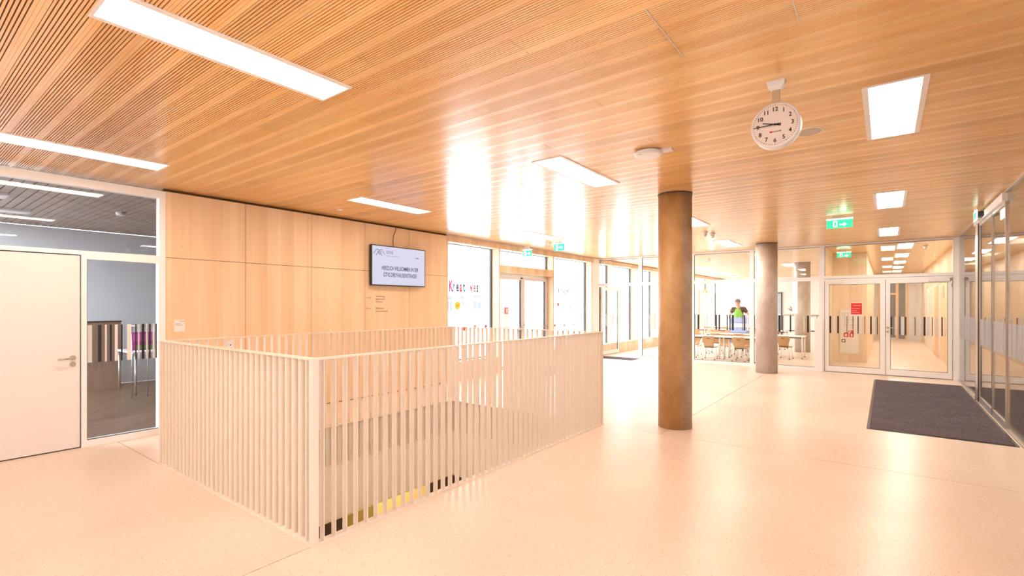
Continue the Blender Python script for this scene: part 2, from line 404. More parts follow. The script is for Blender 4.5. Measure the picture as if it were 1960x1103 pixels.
hm = MB().cyl((W+.006, 1.345, .985), (W+.016, 1.345, .985), .026, 20).cyl((W+.016, 1.345, .985), (W+.055, 1.345, .985), .010, 10)
hm.tube([(W+.055, 1.350, .985), (W+.06, 1.30, .982), (W+.058, 1.24, .978), (W+.055, 1.215, .98)], .0095, 10)
obj('handle', hm, STEEL, d1, True, label='satin steel lever handle')
km = MB().cyl((W+.006, 1.345, .915), (W+.014, 1.345, .915), .026, 20); km.cyl((W+.014, 1.345, .92), (W+.017, 1.345, .92), .009, 12, mi=0).box(W+.014, 1.342, .900, W+.016, 1.348, .92)
obj('keyhole_rosette', km, STEEL, d1, True)
w1 = struct('window_1', (W, 1.8, .07)); obj('pane', B(W-.045, 1.462, .07, W-.037, 2.13, 2.055), GLASSD, w1)
w2 = struct('window_2', (W, 1.0, 2.145)); obj('pane', B(W-.045, -.01, 2.145, W-.037, 2.135, 2.84), GLASSD, w2)

def stripes(parent, axis, a0, a1, z0, z1, plane, side, seed, dens=1.0, onlypale=False):
    r = random.Random(seed); a = a0+.01; dk = MB(); pl = MB(); t = .0008
    while a < a1-.04:
        wd = r.choice((.006, .010, .014)) if onlypale else r.choice((.008, .012, .016, .03, .04, .05)); k = r.random()
        if a+wd > a1: break
        mb = dk if (k < .5 and not onlypale) else pl
        if not (k > .8 and not onlypale):
            zz0 = z0
            if axis == 'y': mb.box(plane, a, zz0, plane+side*t, a+wd, z1)
            else: mb.box(a, plane, zz0, a+wd, plane+side*t, z1)
        a += wd+(r.choice((.010, .016, .024)) if onlypale else r.choice((.018, .028, .04, .055)))/dens
    if dk.v: obj('dark_stripes', dk, STRB, parent)
    if pl.v: obj('grey_stripes' if onlypale else 'pale_stripes', pl, STRG if onlypale else STRW, parent)
# side light stripes, measured one by one: (y0, y1, dark)
mbd, mbp = MB(), MB()
for u0, u1, dkf in ((1.466, 1.515, 0), (1.567, 1.598, 1), (1.630, 1.645, 0), (1.672, 1.690, 1), (1.718, 1.745, 0), (1.775, 1.79, 1), (1.832, 1.872, 0), (1.91, 1.922, 1), (1.938, 1.95, 0), (1.972, 2.0, 1), (2.018, 2.03, 0), (2.045, 2.062, 1), (2.082, 2.10, 0), (2.112, 2.124, 1)):
    (mbd if dkf else mbp).box(W-.037, u0-.0, .915, W-.036, u1, 1.33)
obj('dark_stripes', mbd, STRB, w1); obj('pale_stripes', mbp, STRW, w1)

# printed sign by the door, socket, wayfinding text
t = thing('room_sign', 'small pale square room sign on the wood wall beside the white door', 'sign', (W, 2.35, 1.22))
obj('plate', B(W, 2.293, 1.222, W+.006, 2.408, 1.368), PLAST, t)
text('lettering', 'EG 0.05', .015, (W+.0065, 2.355, 1.345), MX, INK, t); text('lettering', 'Musikraum', .014, (W+.0065, 2.302, 1.316), MX, INK, t); text('lettering', 'Freizeitbereich', .014, (W+.0065, 2.302, 1.298), MX, INK, t)
t = thing('light_switch', 'white wall switch low on the wood wall behind the back rail', 'switch', (W, 2.94, 1.04))
obj('plate', B(W, 2.895, .985, W+.010, 2.985, 1.075), PLAST, t); obj('rocker', MB().cyl((W+.01, 2.94, 1.02), (W+.013, 2.94, 1.02), .009, 12), GREYD, t)
t = thing('wayfinding_lettering', 'brown arrows and room names printed on the wood wall under the screen', 'lettering', (W, 5.3, 1.4))
for s, z, n in (('Verwaltung', 1.690, 0), ('Speiseraum', 1.643, 0), ('Terrasse', 1.596, 0), ('Bibliothek', 1.482, 0), ('Gymnastikraum', 1.432, 0)):
    text('lettering', s, .048, (W+.001, 5.295, z), MX, INK, t, cond=.85)
for yy, zz, d in ((5.1, 1.678, 1), (5.1, 1.495, -1)):
    a, b = (yy+.095, yy) if d == 1 else (yy, yy+.095)
    mb = MB().box(W, yy, zz-.0025, W+.001, yy+.095, zz+.0025)
    for k in (1, -1):
        q = a-d*.035; mb.add([(W+.001, a, zz-.003), (W+.001, a, zz+.003), (W+.001, q, zz+k*.035+.003), (W+.001, q, zz+k*.035-.003)], [(0, 1, 2, 3), (3, 2, 1, 0)])
    obj('arrow', mb, INK, t)

# screen
t = thing('wall_screen', 'flat screen with welcome text on the wood wall', 'screen', (W, 5.74, 2.2))
xs = W+.10; y0, y1, z0, z1 = 5.135, 6.342, 1.888, 2.578
obj('housing', B(W+.045, y0, z0, xs, y1, z1), BLACK, t)
obj('wall_mount', B(W, 5.5, 2.05, W+.045, 6.0, 2.4), BLACK, t)
SCR = mat('screen_glow', (.02, .02, .02), .3, emit=(.80, .80, 1.0), es=.56)
obj('display', B(xs, y0+.014, z0+.016, xs+.001, y1-.014, z1-.014), SCR, t)
SINK = mat('screen_text', (.03, .02, .07), .5, emit=(.10, .08, .25), es=.3); SIN2 = mat('screen_text_pale', (.1, .1, .14), .5, emit=(.4, .4, .55), es=.5)
text('lettering', 'HERZLICH WILLKOMMEN IN DER', .102, ((xs+.002), (y0+y1)/2+.02, 2.16), MX, SINK, t, align='CENTER', cond=.54, bold=.0014)
text('lettering', 'GTVS DREYHAUSENSTRASSE!', .102, ((xs+.002), (y0+y1)/2+.02, 2.045), MX, SINK, t, align='CENTER', cond=.57, bold=.0014)
text('lettering', 'GTVS', .075, (xs+.002, 5.44, 2.44), MX, SINK, t, cond=.8); text('lettering', 'DREYHAUSENSTRASSE', .028, (xs+.002, 5.44, 2.395), MX, SIN2, t)
lg = MB()
def seg(mb, p, q, wd=.004):
    (y0_, z0_), (y1_, z1_) = p, q; d = Vector((y1_-y0_, z1_-z0_)).normalized()*wd; nn = (-d[1], d[0])
    mb.add([(xs+.002, y0_+nn[0], z0_+nn[1]), (xs+.002, y0_-nn[0], z0_-nn[1]), (xs+.002, y1_-nn[0], z1_-nn[1]), (xs+.002, y1_+nn[0], z1_+nn[1])], [(0, 1, 2, 3), (3, 2, 1, 0)])
for ch in (((5.17, 2.42), (5.23, 2.50), (5.28, 2.50), (5.35, 2.40)), ((5.23, 2.40), (5.30, 2.49), (5.34, 2.51), (5.41, 2.42)), ((5.25, 2.48), (5.30, 2.42)), ((5.29, 2.41), (5.34, 2.48))):
    for p, q in zip(ch, ch[1:]): seg(lg, p, q)
obj('logo', lg, SINK, t)
cd = MB()
for i in range(12):
    a = math.pi*i/6; yy = 6.17+.10*math.sin(a); zz = 2.41+.10*math.cos(a); cd.box(xs+.001, yy-.007, zz-.007, xs+.002, yy+.007, zz+.007)
o = obj('dial_marks', cd, SIN2, t); o['kind'] = 'stuff'
cd = MB(); seg(cd, (6.09, 2.41), (6.20, 2.405), .003); seg(cd, (6.12, 2.425), (6.18, 2.405), .004); obj('dial_hands', cd, SINK, t)
cb = MB().tube([(W+.012, 5.74, ZC), (W+.012, 5.715, 2.88), (W+.014, 5.67, 2.78), (W+.014, 5.655, 2.66), (W+.03, 5.66, 2.58)], .0055, 8)
o = obj('cable', cb, BLACK, None, True); o['label'] = 'thin dark cable running from the ceiling down to the screen'; o['category'] = 'cable'

# ================================================================== WINDOW WALL
XG = -7.17
fr = struct('wall_left_window_frame')
posts = [8.672, 10.96, 13.07]
for yy in posts: obj('timber_post', B(W-.21, yy, 0, W, yy+.045, 2.83), BEAM, fr)
obj('timber_beam', B(W-.21, 7.055, 2.83, W, 13.2, 2.955), BEAM, fr)
obj('timber_beam', B(W-.21, 8.717, 2.305, W+.004, 10.96, 2.47), BEAM, fr)
obj('timber_panel', B(W-.21, 7.055, 0, W, 8.672, .385), BEAM, fr)
obj('timber_panel', B(W-.21, 11.005, 0, W, 13.07, .385), BEAM, fr)
obj('corner_post', B(W-.21, 13.115, 0, W-.02, 13.60, 2.96), WHITE, fr)
def win(n, y0, y1, z0, z1, name=None):
    s = struct(name or 'window_%d' % n, (XG, y0, z0))
    obj('gasket', MB().box(XG-.05, y1-.035, z0, XG+.0, y1, z1).box(XG-.05, y0, z1-.012, XG, y1-.035, z1).box(XG-.05, y0, z0, XG, y0+.02, z1-.012).box(XG-.05, y0+.02, z0, XG, y1-.035, z0+.02), GREYD, s)
    obj('pane', B(XG-.03, y0+.02, z0+.02, XG-.022, y1-.035, z1-.012), GLASS, s); return s
w3 = win(3, 7.055, 8.672, .385, 2.83); w4 = win(4, 8.717, 10.96, 2.47, 2.83); w5 = win(5, 11.005, 13.07, .385, 2.83)
# door_2: glazed double door to the terrace
d2 = struct('door_2', (XG, 9.8, 0))
frame(d2, [(XG-.05, 8.717, 2.24, XG+.03, 10.96, 2.305), (XG-.05, 8.717, 0, XG+.03, 8.76, 2.24), (XG-.05, 10.915, 0, XG+.03, 10.96, 2.24)], ALU)
DF = mat('door_frame_lacquer', (.70, .64, .60), .4)
for a, b in ((8.765, 9.835), (9.842, 10.91)):
    lf = obj('door_leaf', MB().box(XG-.04, a, .02, XG+.03, a+.07, 2.235).box(XG-.04, b-.07, .02, XG+.03, b, 2.235).box(XG-.04, a+.07, .02, XG+.03, b-.07, .12).box(XG-.04, a+.07, 2.165, XG+.03, b-.07, 2.235), DF, d2)
    obj('gasket', B(XG-.02, b-.10, .12, XG+.02, b-.07, 2.165), GREYD, lf)
    obj('pane', B(XG-.008, a+.07, .12, XG, b-.10, 2.165), GLASS, lf)
    obj('panic_bar', MB().tube([(XG+.03, a+.05, 1.06), (XG+.10, a+.05, 1.04), (XG+.10, b-.05, 1.0), (XG+.03, b-.05, 1.03)], .012, 8), ALU, lf, True)
obj('hinge_cover', B(XG+.03, 9.74, 2.20, XG+.05, 9.80, 2.225), BLACK, d2)
def dcl(nm, col): return mat(nm, col, .6)
# window pictures: cut-out letters and flowers
lt = thing('window_lettering', 'coloured paper letters reading Kreatives on the left tall window', 'window decoration', (XG, 7.8, 1.8))
cols = [(.55, .03, .22), (.25, .22, .15), (.10, .08, .22), (.7, .05, .06), (.02, .25, .25), (.15, .15, .2), (.45, .03, .15), (.35, .28, .2), (.06, .05, .12)]
for i, ch in enumerate('Kreatives'):
    text('letter', ch, .31, (XG+.001, 7.27+i*.108, 1.845), MX, dcl('paper_%d' % i, cols[i]), lt, cond=.56, bold=.013)
lt = thing('window_lettering', 'small coloured letters on the right tall window', 'window decoration', (XG, 11.7, 1.9))
for i, ch in enumerate('l e ruger'):
    if ch != ' ': text('letter', ch, .22, (XG+.001, 11.33+i*.093, 1.90), MX, dcl('paperb_%d' % i, [(.2, .15, .2), (.3, .1, .12), (.35, .05, .15)][i % 3]), lt, cond=.66, bold=.010)
def flower(y, z, col, label, s=1.0, leafc=(.03, .22, .08)):
    t = thing('paper_flower', label, 'window decoration', (XG, y, z), 'paper flowers on the windows'); x = XG+.001
    mb = MB(); pts = [(0, -.06), (.035, -.045), (.045, 0), (.04, .06), (.02, .025), (0, .065), (-.02, .025), (-.04, .06), (-.045, 0), (-.035, -.045)]
    vs = [(x, y+a*s, z+b*s) for a, b in pts]+[(x+.001, y+a*s, z+b*s) for a, b in pts]; n = len(pts)
    mb.add(vs, [tuple(range(n)), tuple(range(2*n-1, n-1, -1))]+[(i, (i+1) % n, n+(i+1) % n, n+i) for i in range(n)])
    obj('petals', mb, dcl('petal', col), t)
    mb = MB().box(x, y-.004, z-.20*s, x+.001, y+.004, z-.06*s)
    for k in (1, -1):
        mb.add([(x+.001, y, z-.19*s), (x+.001, y+k*.03*s, z-.15*s), (x+.001, y+k*.05*s, z-.09*s), (x+.001, y+k*.02*s, z-.13*s)], [(0, 1, 2, 3), (3, 2, 1, 0)])
    obj('stem', mb, dcl('leaf', leafc), t)
rd = (.75, .03, .05)
flower(7.396, 1.0, rd, 'red paper tulip nearest the wood wall'); flower(7.74, 1.06, (.8, .03, .08), 'red paper tulip second from the wood wall'); flower(8.08, 1.08, (.8, .30, .05), 'orange paper tulip on the left tall window')
flower(8.45, 1.07, (.45, .05, .1), 'dark red paper tulip next to the first timber post'); flower(7.72, .66, (.8, .2, .12), 'lower pink-red paper flower on the left tall window', .8); flower(8.22, .70, (.75, .6, .2), 'lower pale yellow paper flower on the left tall window', .7)
flower(11.354, 1.0, rd, 'small red paper flower first on the right tall window', .8); flower(11.846, .99, (.75, .15, .15), 'pink-red paper flower second on the right tall window', .8); flower(12.367, 1.0, (.5, .45, .1), 'olive paper flower third on the right tall window', .8); flower(12.85, .99, (.4, .2, .3), 'mauve paper flower last on the right tall window', .7)
for (y, z, r, cname, lab) in ((7.53, 1.545, .085, (.85, .60, .05), 'yellow round paper blossom on the left tall window'), (11.52, 1.57, .06, (.6, .25, .1), 'small brown paper heart on the right tall window')):
    t = thing('paper_blossom', lab, 'window decoration', (XG, y, z)); mb = MB(); n = 16
    vs = [(XG+.001, y+r*(1+.06*math.cos(5*a))*math.cos(a), z+r*(1+.06*math.cos(5*a))*math.sin(a)) for a in [2*math.pi*i/n for i in range(n)]]
    vs += [(XG+.002, b, c) for a, b, c in vs]; mb.add(vs, [tuple(range(n)), tuple(range(2*n-1, n-1, -1))]+[(i, (i+1) % n, n+(i+1) % n, n+i) for i in range(n)])
    obj('petals', mb, dcl('blossom', cname), t); obj('centre', MB().cyl((XG+.002, y, z), (XG+.004, y, z), r*.3, 10), dcl('blossom_centre', (.6, .3, .02)), t)
mb = MB()
rr = random.Random(3)
for i in range(26):
    yy = 7.72+.18*rr.random()+.006*i; zz = 1.42-.02*i; mb.box(XG, yy, zz, XG+.001, yy+.012, zz+.016)
o = obj('paper_dots', mb, dcl('dots', (.35, .35, .3))); o['label'] = 'scatter of tiny grey paper seeds trailing down the left tall window'; o['category'] = 'window decoration'; o['kind'] = 'stuff'
# red box on a post outside the terrace door
t = thing('call_post', 'pale post with a red box seen outside the terrace door', 'post', (XG-.45, 9.75, -.02))
obj('post', B(XG-.55, 9.64, -.02, XG-.45, 9.88, 1.50), mat('post_cream', (.72, .60, .50), .6), t)
rb = obj('red_box', B(XG-.45, 9.71, 1.33, XG-.42, 9.82, 1.50), RED, t); obj('label_plate', MB().box(XG-.42, 9.745, 1.37, XG-.418, 9.785, 1.41).box(XG-.42, 9.745, 1.42, XG-.418, 9.785, 1.46), PLAST, rb)

# outdoors
smesh('ground', MB().box(-70, -40, -.12, -12.2, 80, -.02).box(-12.2, 7.05, -.12, -7.2, 80, -.02).box(-12.2, -40, -.12, 20, -3.72, -.02).box(G+.14, -3.72, -.12, 20, 1.2, -.02), OUTG)
bld = thing('apartment_building', 'white rendered building across the yard with grey-blue windows', 'building', (-22, 28, -.02))
obj('wall', B(-26, 12, -.02, -22.05, 60, 9), OUTW, bld)
WB = mat('far_window', (.055, .06, .085), .4)
for (y0, z0, y1, z1) in ((22.27, 1.9, 22.6, 2.13), (23.3, 1.94, 23.72, 2.144), (24.7, 2.07, 25.44, 2.23), (22.27, 1.2, 22.36, 1.8), (22.46, 1.2, 22.6, 1.8), (23.32, 1.5, 23.44, 1.8), (23.57, 1.5, 23.72, 1.8), (24.69, 1.3, 25.01, 1.81), (25.12, 1.28, 25.44, 1.81),
                         (36.26, 1.16, 36.7, 1.98), (37.05, 1.16, 37.58, 1.98), (28.17, 2.18, 28.54, 2.7), (30.8, 2.2, 31.1, 2.85)):
    f_ = obj('window', B(-22.06, y0, z0, -22.02, y1, z1), WB, bld)

# ================================================================== STAIR RAILING
rl = thing('stair_railing', 'cream flat-bar railing around all four sides of the stair opening', 'railing', (-4.28, 3.76, 0))
RX0, RX1, RY0, RY1, RT = -5.645, -2.915, 1.725, 5.795, 1.207
DP = .05
for a in ((RX0, RY0, RX1, RY0+DP), (RX0, RY1-DP, RX1, RY1), (RX0, RY0+DP, RX0+DP, RY1-DP), (RX1-DP, RY0+DP, RX1, RY1-DP)):
    obj('handrail', B(a[0], a[1], RT-.011, a[2], a[3], RT), RAIL, rl)
    obj('floor_rail', B(a[0], a[1], 0, a[2], a[3], .014), RAIL, rl)
by = B(RX1-DP+.003, 0, -.49, RX1-.002, .007, RT-.011); bx = B(0, 0, -.49, .007, DP-.003, RT-.011)
mby = MB().box(-DP/2+.002, -.0035, -.49, DP/2-.002, .0035, RT-.011).mesh('bar', RAIL); mbx = MB().box(-.0035, -DP/2+.002, -.49, .0035, DP/2-.002, RT-.011).mesh('bar', RAIL)
base = rl.location
def bar(me, x, y):
    o = bpy.data.objects.new('bar', me); C.objects.link(o); o.parent = rl; o.location = (x-base[0], y-base[1], 0)
n = 48
for i in range(1, n):
    yy = RY0+.0+(RY1-RY0)*i/n
    bar(mby, RX1-DP/2, yy); bar(mby, RX0+DP/2, yy)
n = 32
for i in range(1, n):
    xx = RX0+(RX1-RX0)*i/n
    bar(mbx, xx, RY0+DP/2); bar(mbx, xx, RY1-DP/2)
for x, y in ((RX0, RY0), (RX1-DP, RY0), (RX0, RY1-DP), (RX1-DP, RY1-DP)):
    obj('corner_post', B(x+.003, y+.003, -.49, x+DP-.003, y+DP-.003, RT-.011), RAIL, rl)

# ================================================================== COLUMNS
def column(x, y, r, label, m, seam=False, z0=0, n=1):
    t = thing('concrete_column', label, 'column', (x, y, z0))
    mb = MB().lathe((x, y, 0), [(r, z0), (r, ZC-.012)], 72)
    if seam:                                       # cast against a seam: the strip right of it is paler and greyer
        mb.m = [1 if (i < 72 and -48 <= ((i+.5)*5+180) % 360-180 <= 45) else 0 for i in range(len(mb.f))]
        obj('shaft', mb, [m, CONCS], t, True)
    else: obj('shaft', mb, m, t, True)
    mb = MB().lathe((x, y, 0), [(r+.006, ZC-.012), (r+.006, ZC)], 56); obj('ceiling_ring', mb, GREYD, t)
    if seam:
        a0 = math.radians(-50); mb = MB()
        for k in (0,):
            dx, dy = math.cos(a0), math.sin(a0); mb.cyl((x+dx*(r-.001), y+dy*(r-.001), z0), (x+dx*(r-.001), y+dy*(r-.001), ZC-.012), .0035, 6)
        obj('formwork_seam', mb, m, t)
column(-2.146, 6.27, .207, 'large brown concrete column beside the stair railing', CONC, True)
column(-2.181, 12.54, .228, 'grey concrete column right in front of the cafeteria glazing', CONCG)
column(-2.20, 18.87, .228, 'concrete column inside the cafeteria behind the glass', CONCG, z0=0)

# ================================================================== FAR GLAZED WALL
fw = struct('wall_far', (0, F, 0))
f0, f1 = F-.03, F+.05
mul = [(-7.16, -7.03), (-5.728, -5.625), (-4.245, -4.14), (-2.752, -2.655), (-1.25, -1.14)]
for a, b in mul: obj('mullion', B(a, f0, 0, b, f1, 2.965), WHITE, fw)
obj('mullion', B(1.108, f0, 0, 1.215, f1, 2.965), WHITE, fw)
obj('corner_strip', B(1.215, F-.05, 0, 1.27, F+.05, 2.965), PLYP, fw)
for a, b in ((-7.03, -5.728), (-5.625, -4.245), (-4.14, -2.752), (-2.655, -1.25), (-1.14, 1.108)):
    obj('head_rail', B(a, f0, 2.925, b, f1, 2.965), WHITE, fw)
    obj('transom', B(a, f0, 2.125 if b < 0 else 2.165, b, f1, 2.215 if b < 0 else 2.23), WHITE, fw)
for a, b in ((-5.625, -4.245), (-4.14, -2.752), (-2.655, -1.25)):
    obj('sill_rail', B(a, f0, 0, b, f1, .075), WHITE, fw)
nw = 6
for i, (a, b) in enumerate(((-7.03, -5.728), (-5.625, -4.245), (-4.14, -2.752), (-2.655, -1.25), (-1.14, 1.108))):
    zt = 2.215 if b < 0 else 2.23
    s = struct('window_%d' % nw, (a, F, zt)); nw += 1
    obj('pane', B(a, F+.006, zt, b, F+.014, 2.925), GLASS, s)
    obj('gasket', MB().box(a, F-.008, zt, a+.008, F+.006, 2.925).box(a+.008, F-.008, 2.915, b, F+.006, 2.925), GREYD, s)
for i, (a, b) in enumerate(((-5.625, -4.245), (-4.14, -2.752), (-2.655, -1.25))):
    s = struct('window_%d' % nw, (a, F, .075)); nw += 1
    obj('pane', B(a, F+.006, .075, b, F+.014, 2.125), GLASS, s)
    obj('gasket', MB().box(a, F-.008, .075, a+.008, F+.006, 2.125).box(a+.008, F-.008, .075, b, F+.006, .083), GREYD, s)
    if i == 0:
        stripes(s, 'x', a, -5.0, .88, 1.28, F+.005, -1, 11, 1.3, True)
    stripes(s, 'x', a if i else -5.0, b, .90, 1.30, F+.005, -1, 20+i)
# double door
d3 = struct('door_3', (0, F, 0))
frame(d3, [(-1.14, f0-.005, 2.12, 1.108, f0+.03, 2.165)], WHITE, 'head_frame')
obj('shadow_line', MB().box(-1.14, f0-.006, 2.160, 1.108, f0-.004, 2.166).box(-1.14, F-.02, 0, 1.108, F+.02, .010).box(-1.142, f0-.003, .0, -1.134, f0, 2.16).box(-.004, f0-.0025, .02, .004, f0+.01, 2.12).box(1.104, f0-.003, 0, 1.11, f0, 2.16), GREYD, d3)
for a, b, ga, gb in ((-1.13, -.006, -1.052, -.10), (.006, 1.10, .082, 1.032)):
    lf = obj('door_leaf', MB().box(a, f0, .012, ga, F+.03, 2.115).box(gb, f0, .012, b, F+.03, 2.115).box(ga, f0, .012, gb, F+.03, .14).box(ga, f0, 2.03, gb, F+.03, 2.115), WHITE, d3)
    obj('pane', B(ga, F-.004, .14, gb, F+.004, 2.03), GLASS, lf)
    obj('gasket', MB().box(ga, F-.015, .14, ga+.007, F-.004, 2.03).box(gb-.007, F-.015, .14, gb, F-.004, 2.03).box(ga, F-.015, .14, gb, F-.004, .147).box(ga, F-.015, 2.023, gb, F-.004, 2.03), GREYD, lf)
    mk = MB(); mp = MB()
    r = random.Random(5 if a < 0 else 9); xx = ga+.01; dk = True
    while xx < gb-.03:
        wd = r.choice((.012, .02, .03)) if dk else r.choice((.02, .04, .05)); (mk if dk else mp).box(xx, F-.006, .90, xx+wd, F-.0045, 1.30); xx += wd+r.choice((.02, .035, .05)); dk = not dk
    obj('dark_stripes', mk, STRB, lf); obj('pale_stripes', mp, STRW, lf)
hm = MB().cyl((.035, f0, 1.055), (.035, f0-.012, 1.055), .026, 16).cyl((.035, f0-.012, 1.055), (.035, f0-.055, 1.055), .01, 8).cyl((.035, f0-.052, 1.055), (.16, f0-.052, 1.05), .0095, 8).cyl((.035, f0, .965), (.035, f0-.012, .965), .026, 16)
obj('handle', hm, STEEL, d3, True)
obj('door_closer', MB().box(-1.09, f0-.05, 2.055, -.78, f0, 2.115).box(.72, f0-.05, 2.055, 1.06, f0, 2.115).box(.95, f0-.035, 2.115, 1.09, f0-.005, 2.15), PLAST, d3)
obj('hold_arm', MB().tube([(1.05, f0-.03, 2.13), (1.085, f0-.03, 2.11), (1.09, f0-.03, 1.93)], .008, 8), ALU, d3, True)
# access panel with switches on the mullion
t = thing('switch_column', 'tall narrow white switch panel left of the double door', 'switch panel', (-1.25, f0, 0))
obj('panel', B(-1.335, f0-.035, .0, -1.175, f0, 1.21), WHITE, t)
for z in (.985, .27, .10):
    obj('button', MB().cyl((-1.262, f0-.035, z), (-1.262, f0-.042, z), .022 if z > .5 else .014, 14), PLAST, t)
# red notice on the door
t = thing('door_notice', 'red notice taped on the left leaf of the double door', 'notice', (-.53, F-.006, 1.3))
obj('sheet', B(-.63, F-.0085, 1.34, -.425, F-.0065, 1.60), RED, t)
obj('margin', B(-.645, F-.0065, 1.30, -.41, F-.0045, 1.615), PLAST, t)
text('lettering', 'ACHTUNG', .028, (-.59, F-.0092, 1.535), MY, PLAST, t)
text('lettering', 'Brandschutztüre', .022, (-.61, F-.0092, 1.47), MY, PLAST, t); text('lettering', 'bitte immer', .02, (-.61, F-.0092, 1.42), MY, PLAST, t); text('lettering', 'geschlossen halten', .018, (-.61, F-.0092, 1.38), MY, PLAST, t)

# open cafeteria door leaf (hinged at the left, standing at a right angle)
d4 = struct('door_4', (-6.98, F, 0))
lx0, lx1 = -7.0, -6.945
ya, yb = F+.06, F+1.27
lf = obj('door_leaf', MB().box(lx0, ya, .012, lx1, ya+.085, 2.11).box(lx0, yb-.085, .012, lx1, yb, 2.11).box(lx0, ya+.085, .012, lx1, yb-.085, .13).box(lx0, ya+.085, 2.02, lx1, yb-.085, 2.11), WHITE, d4)
obj('pane', B(-6.976, ya+.085, .13, -6.968, yb-.085, 2.02), GLASS, lf)
stripes(lf, 'y', ya+.09, yb-.09, .90, 1.28, -6.967, 1, 31, 1.5, True)
obj('handle', MB().cyl((lx1, yb-.04, 1.05), (lx1+.05, yb-.04, 1.05), .012, 8).cyl((lx1+.05, yb-.04, 1.05), (lx1+.05, yb-.16, 1.05), .010, 8), STEEL, lf, True)
obj('hinge', MB().cyl((-7.0, F+.04, .3), (-7.0, F+.04, .38), .014, 8).cyl((-7.0, F+.04, 1.75), (-7.0, F+.04, 1.83), .014, 8).box(-7.03, F+.05, 0.01, -7.0, F+.06, 2.11), GREYD, d4)
obj('gasket', MB().box(-6.967, yb-.10, .13, -6.955, yb-.085, 2.02).box(-6.967, ya+.085, .13, -6.955, ya+.095, 2.02), GREYD, lf)
text('lettering', 'STOP', .10, (-6.966, F+.55, 1.62), MX, RED, d4, cond=.6)

# ================================================================== RIGHT GLASS WALL
gw = struct('wall_right', (G, 7, 0))
obj('floor_channel', B(G-.0, -3.5, 0, G+.05, F-.06, .022), ALU, gw)
obj('head_channel', B(G-.0, -3.5, 2.95, G+.05, F-.06, ZC), ALU, gw)
def pane(n, y0, y1, z0=.022, z1=2.95, x=G+.02):
    s = struct('window_%d' % n, (x, y0, z0)); obj('pane', B(x, y0, z0, x+.008, y1, z1), GLASSD, s); return s
g1 = pane(nw, 11.02, F-.07); g2 = pane(nw+1, 7.55, 8.52); g3 = pane(nw+2, 4.6, 7.54); g4 = pane(nw+3, 1.2, 4.59); g5 = pane(nw+4, -.55, 1.19, .95)
obj('wood_panel', B(G, -3.6, 0, G+.08, -.56, 2.95), PLYP, gw); obj('wood_panel', B(G+.001, -.56, .022, G+.08, 1.19, .95), PLYP, gw)
stripes(g1, 'y', 11.03, 13.5, .90, 1.34, G+.019, -1, 41, 1.2, True); stripes(g2, 'y', 7.56, 8.5, .92, 1.33, G+.019, -1, 43, 1.2, True); stripes(g3, 'y', 4.7, 7.5, .92, 1.33, G+.019, -1, 44, 1.2, True)
d5 = struct('door_5', (G, 9.6, 0))
obj('header', B(G-.03, 8.53, 2.845, G+.10, 11.0, 2.945), WHITE, d5)
obj('jamb', MB().box(G-.012, 10.985, 0, G+.03, 11.01, 2.945).box(G-.012, 10.70, .02, G+.03, 10.72, 2.845), BLACK, d5)
obj('jamb_cover', B(G-.012, 10.72, .02, G+.03, 10.985, 2.845), ALU, d5)
for a, b in ((8.54, 9.50), (9.53, 10.70)):
    lf = obj('sliding_leaf', MB().box(G, a, .02, G+.025, a+.010, 2.84).box(G, b-.012, .02, G+.025, b, 2.84).box(G, a+.010, .02, G+.035, b-.012, .10).box(G, a+.010, 2.80, G+.035, b-.012, 2.84), ALU, d5)
    obj('pane', B(G+.012, a+.010, .10, G+.02, b-.012, 2.80), GLASSD, lf)
    stripes(lf, 'y', a+.03, b-.03, .92, 1.33, G+.011, -1, int(a*10), 1.2, True)
obj('meeting_gap', B(G-.002, 9.50, .02, G+.03, 9.53, 2.84), BLACK, d5)
t = thing('motion_sensor', 'black motion sensor box above the glass sliding door', 'sensor', (G-.04, 10.0, 2.90))
obj('housing', B(G-.10, 9.93, 2.865, G-.03, 10.11, 2.935), BLACK, t); obj('bracket', B(G-.10, 10.11, 2.85, G-.03, 10.35, 2.90), PLAST, t)
# vestibule behind the glass
smesh('floor_vestibule', B(G+.12, 1.25, -.2, 4.2, F+.2, -.001), mat('vestibule_floor', (.30, .24, .2), .6))
smesh('wall_vestibule', MB().box(4.1, 1.25, 0, 4.2, F, ZC).box(G+.06, 1.2, 0, 4.2, 1.28, ZC).box(G+.1, F-.05, 0, 4.2, F+.05, ZC), PLYP)
smesh('ceiling_vestibule', B(G+.05, 1.2, ZC+.001, 4.2, F+.1, ZC+.1), CEIL)
wn_ = smesh('wall_near', MB().box(-7.1, -3.7, 0, -5.41, -3.6, ZC).box(-5.41, -3.7, 0, -3.85, -3.6, .95).box(-5.41, -3.7, 2.85, -3.85, -3.6, ZC).box(-3.85, -3.7, 0, G+.05, -3.6, ZC), PLY)
s = struct('window_50', (-5.4, -3.65, .95)); obj('pane', B(-5.41, -3.655, .95, -3.85, -3.647, 2.85), GLASS, s)

# mats
def mat_obj(name, label, x0, y0, x1, y1, skew=0):
    t = thing(name, label, 'door mat', ((x0+x1)/2, (y0+y1)/2, 0))
    cx_, cy_ = (x0+x1)/2, (y0+y1)/2
    obj('border', MB().box(x0, y0, 0, x1, y1, .006), BLACK, t)
    obj('pile', MB().box(x0+.03, y0+.03, .006, x1-.03, y1-.03, .011), MAT_, t)
mat_obj('entrance_mat', 'large charcoal entrance mat in front of the glass sliding door', -.19, 7.60, 1.165, 12.70)
mat_obj('entrance_mat', 'charcoal mat inside the terrace door behind the railing', -6.85, 8.72, -5.85, 10.6)
mat_obj('entrance_mat', 'narrow charcoal mat at the open cafeteria door', -6.92, 13.0, -5.66, 13.58)

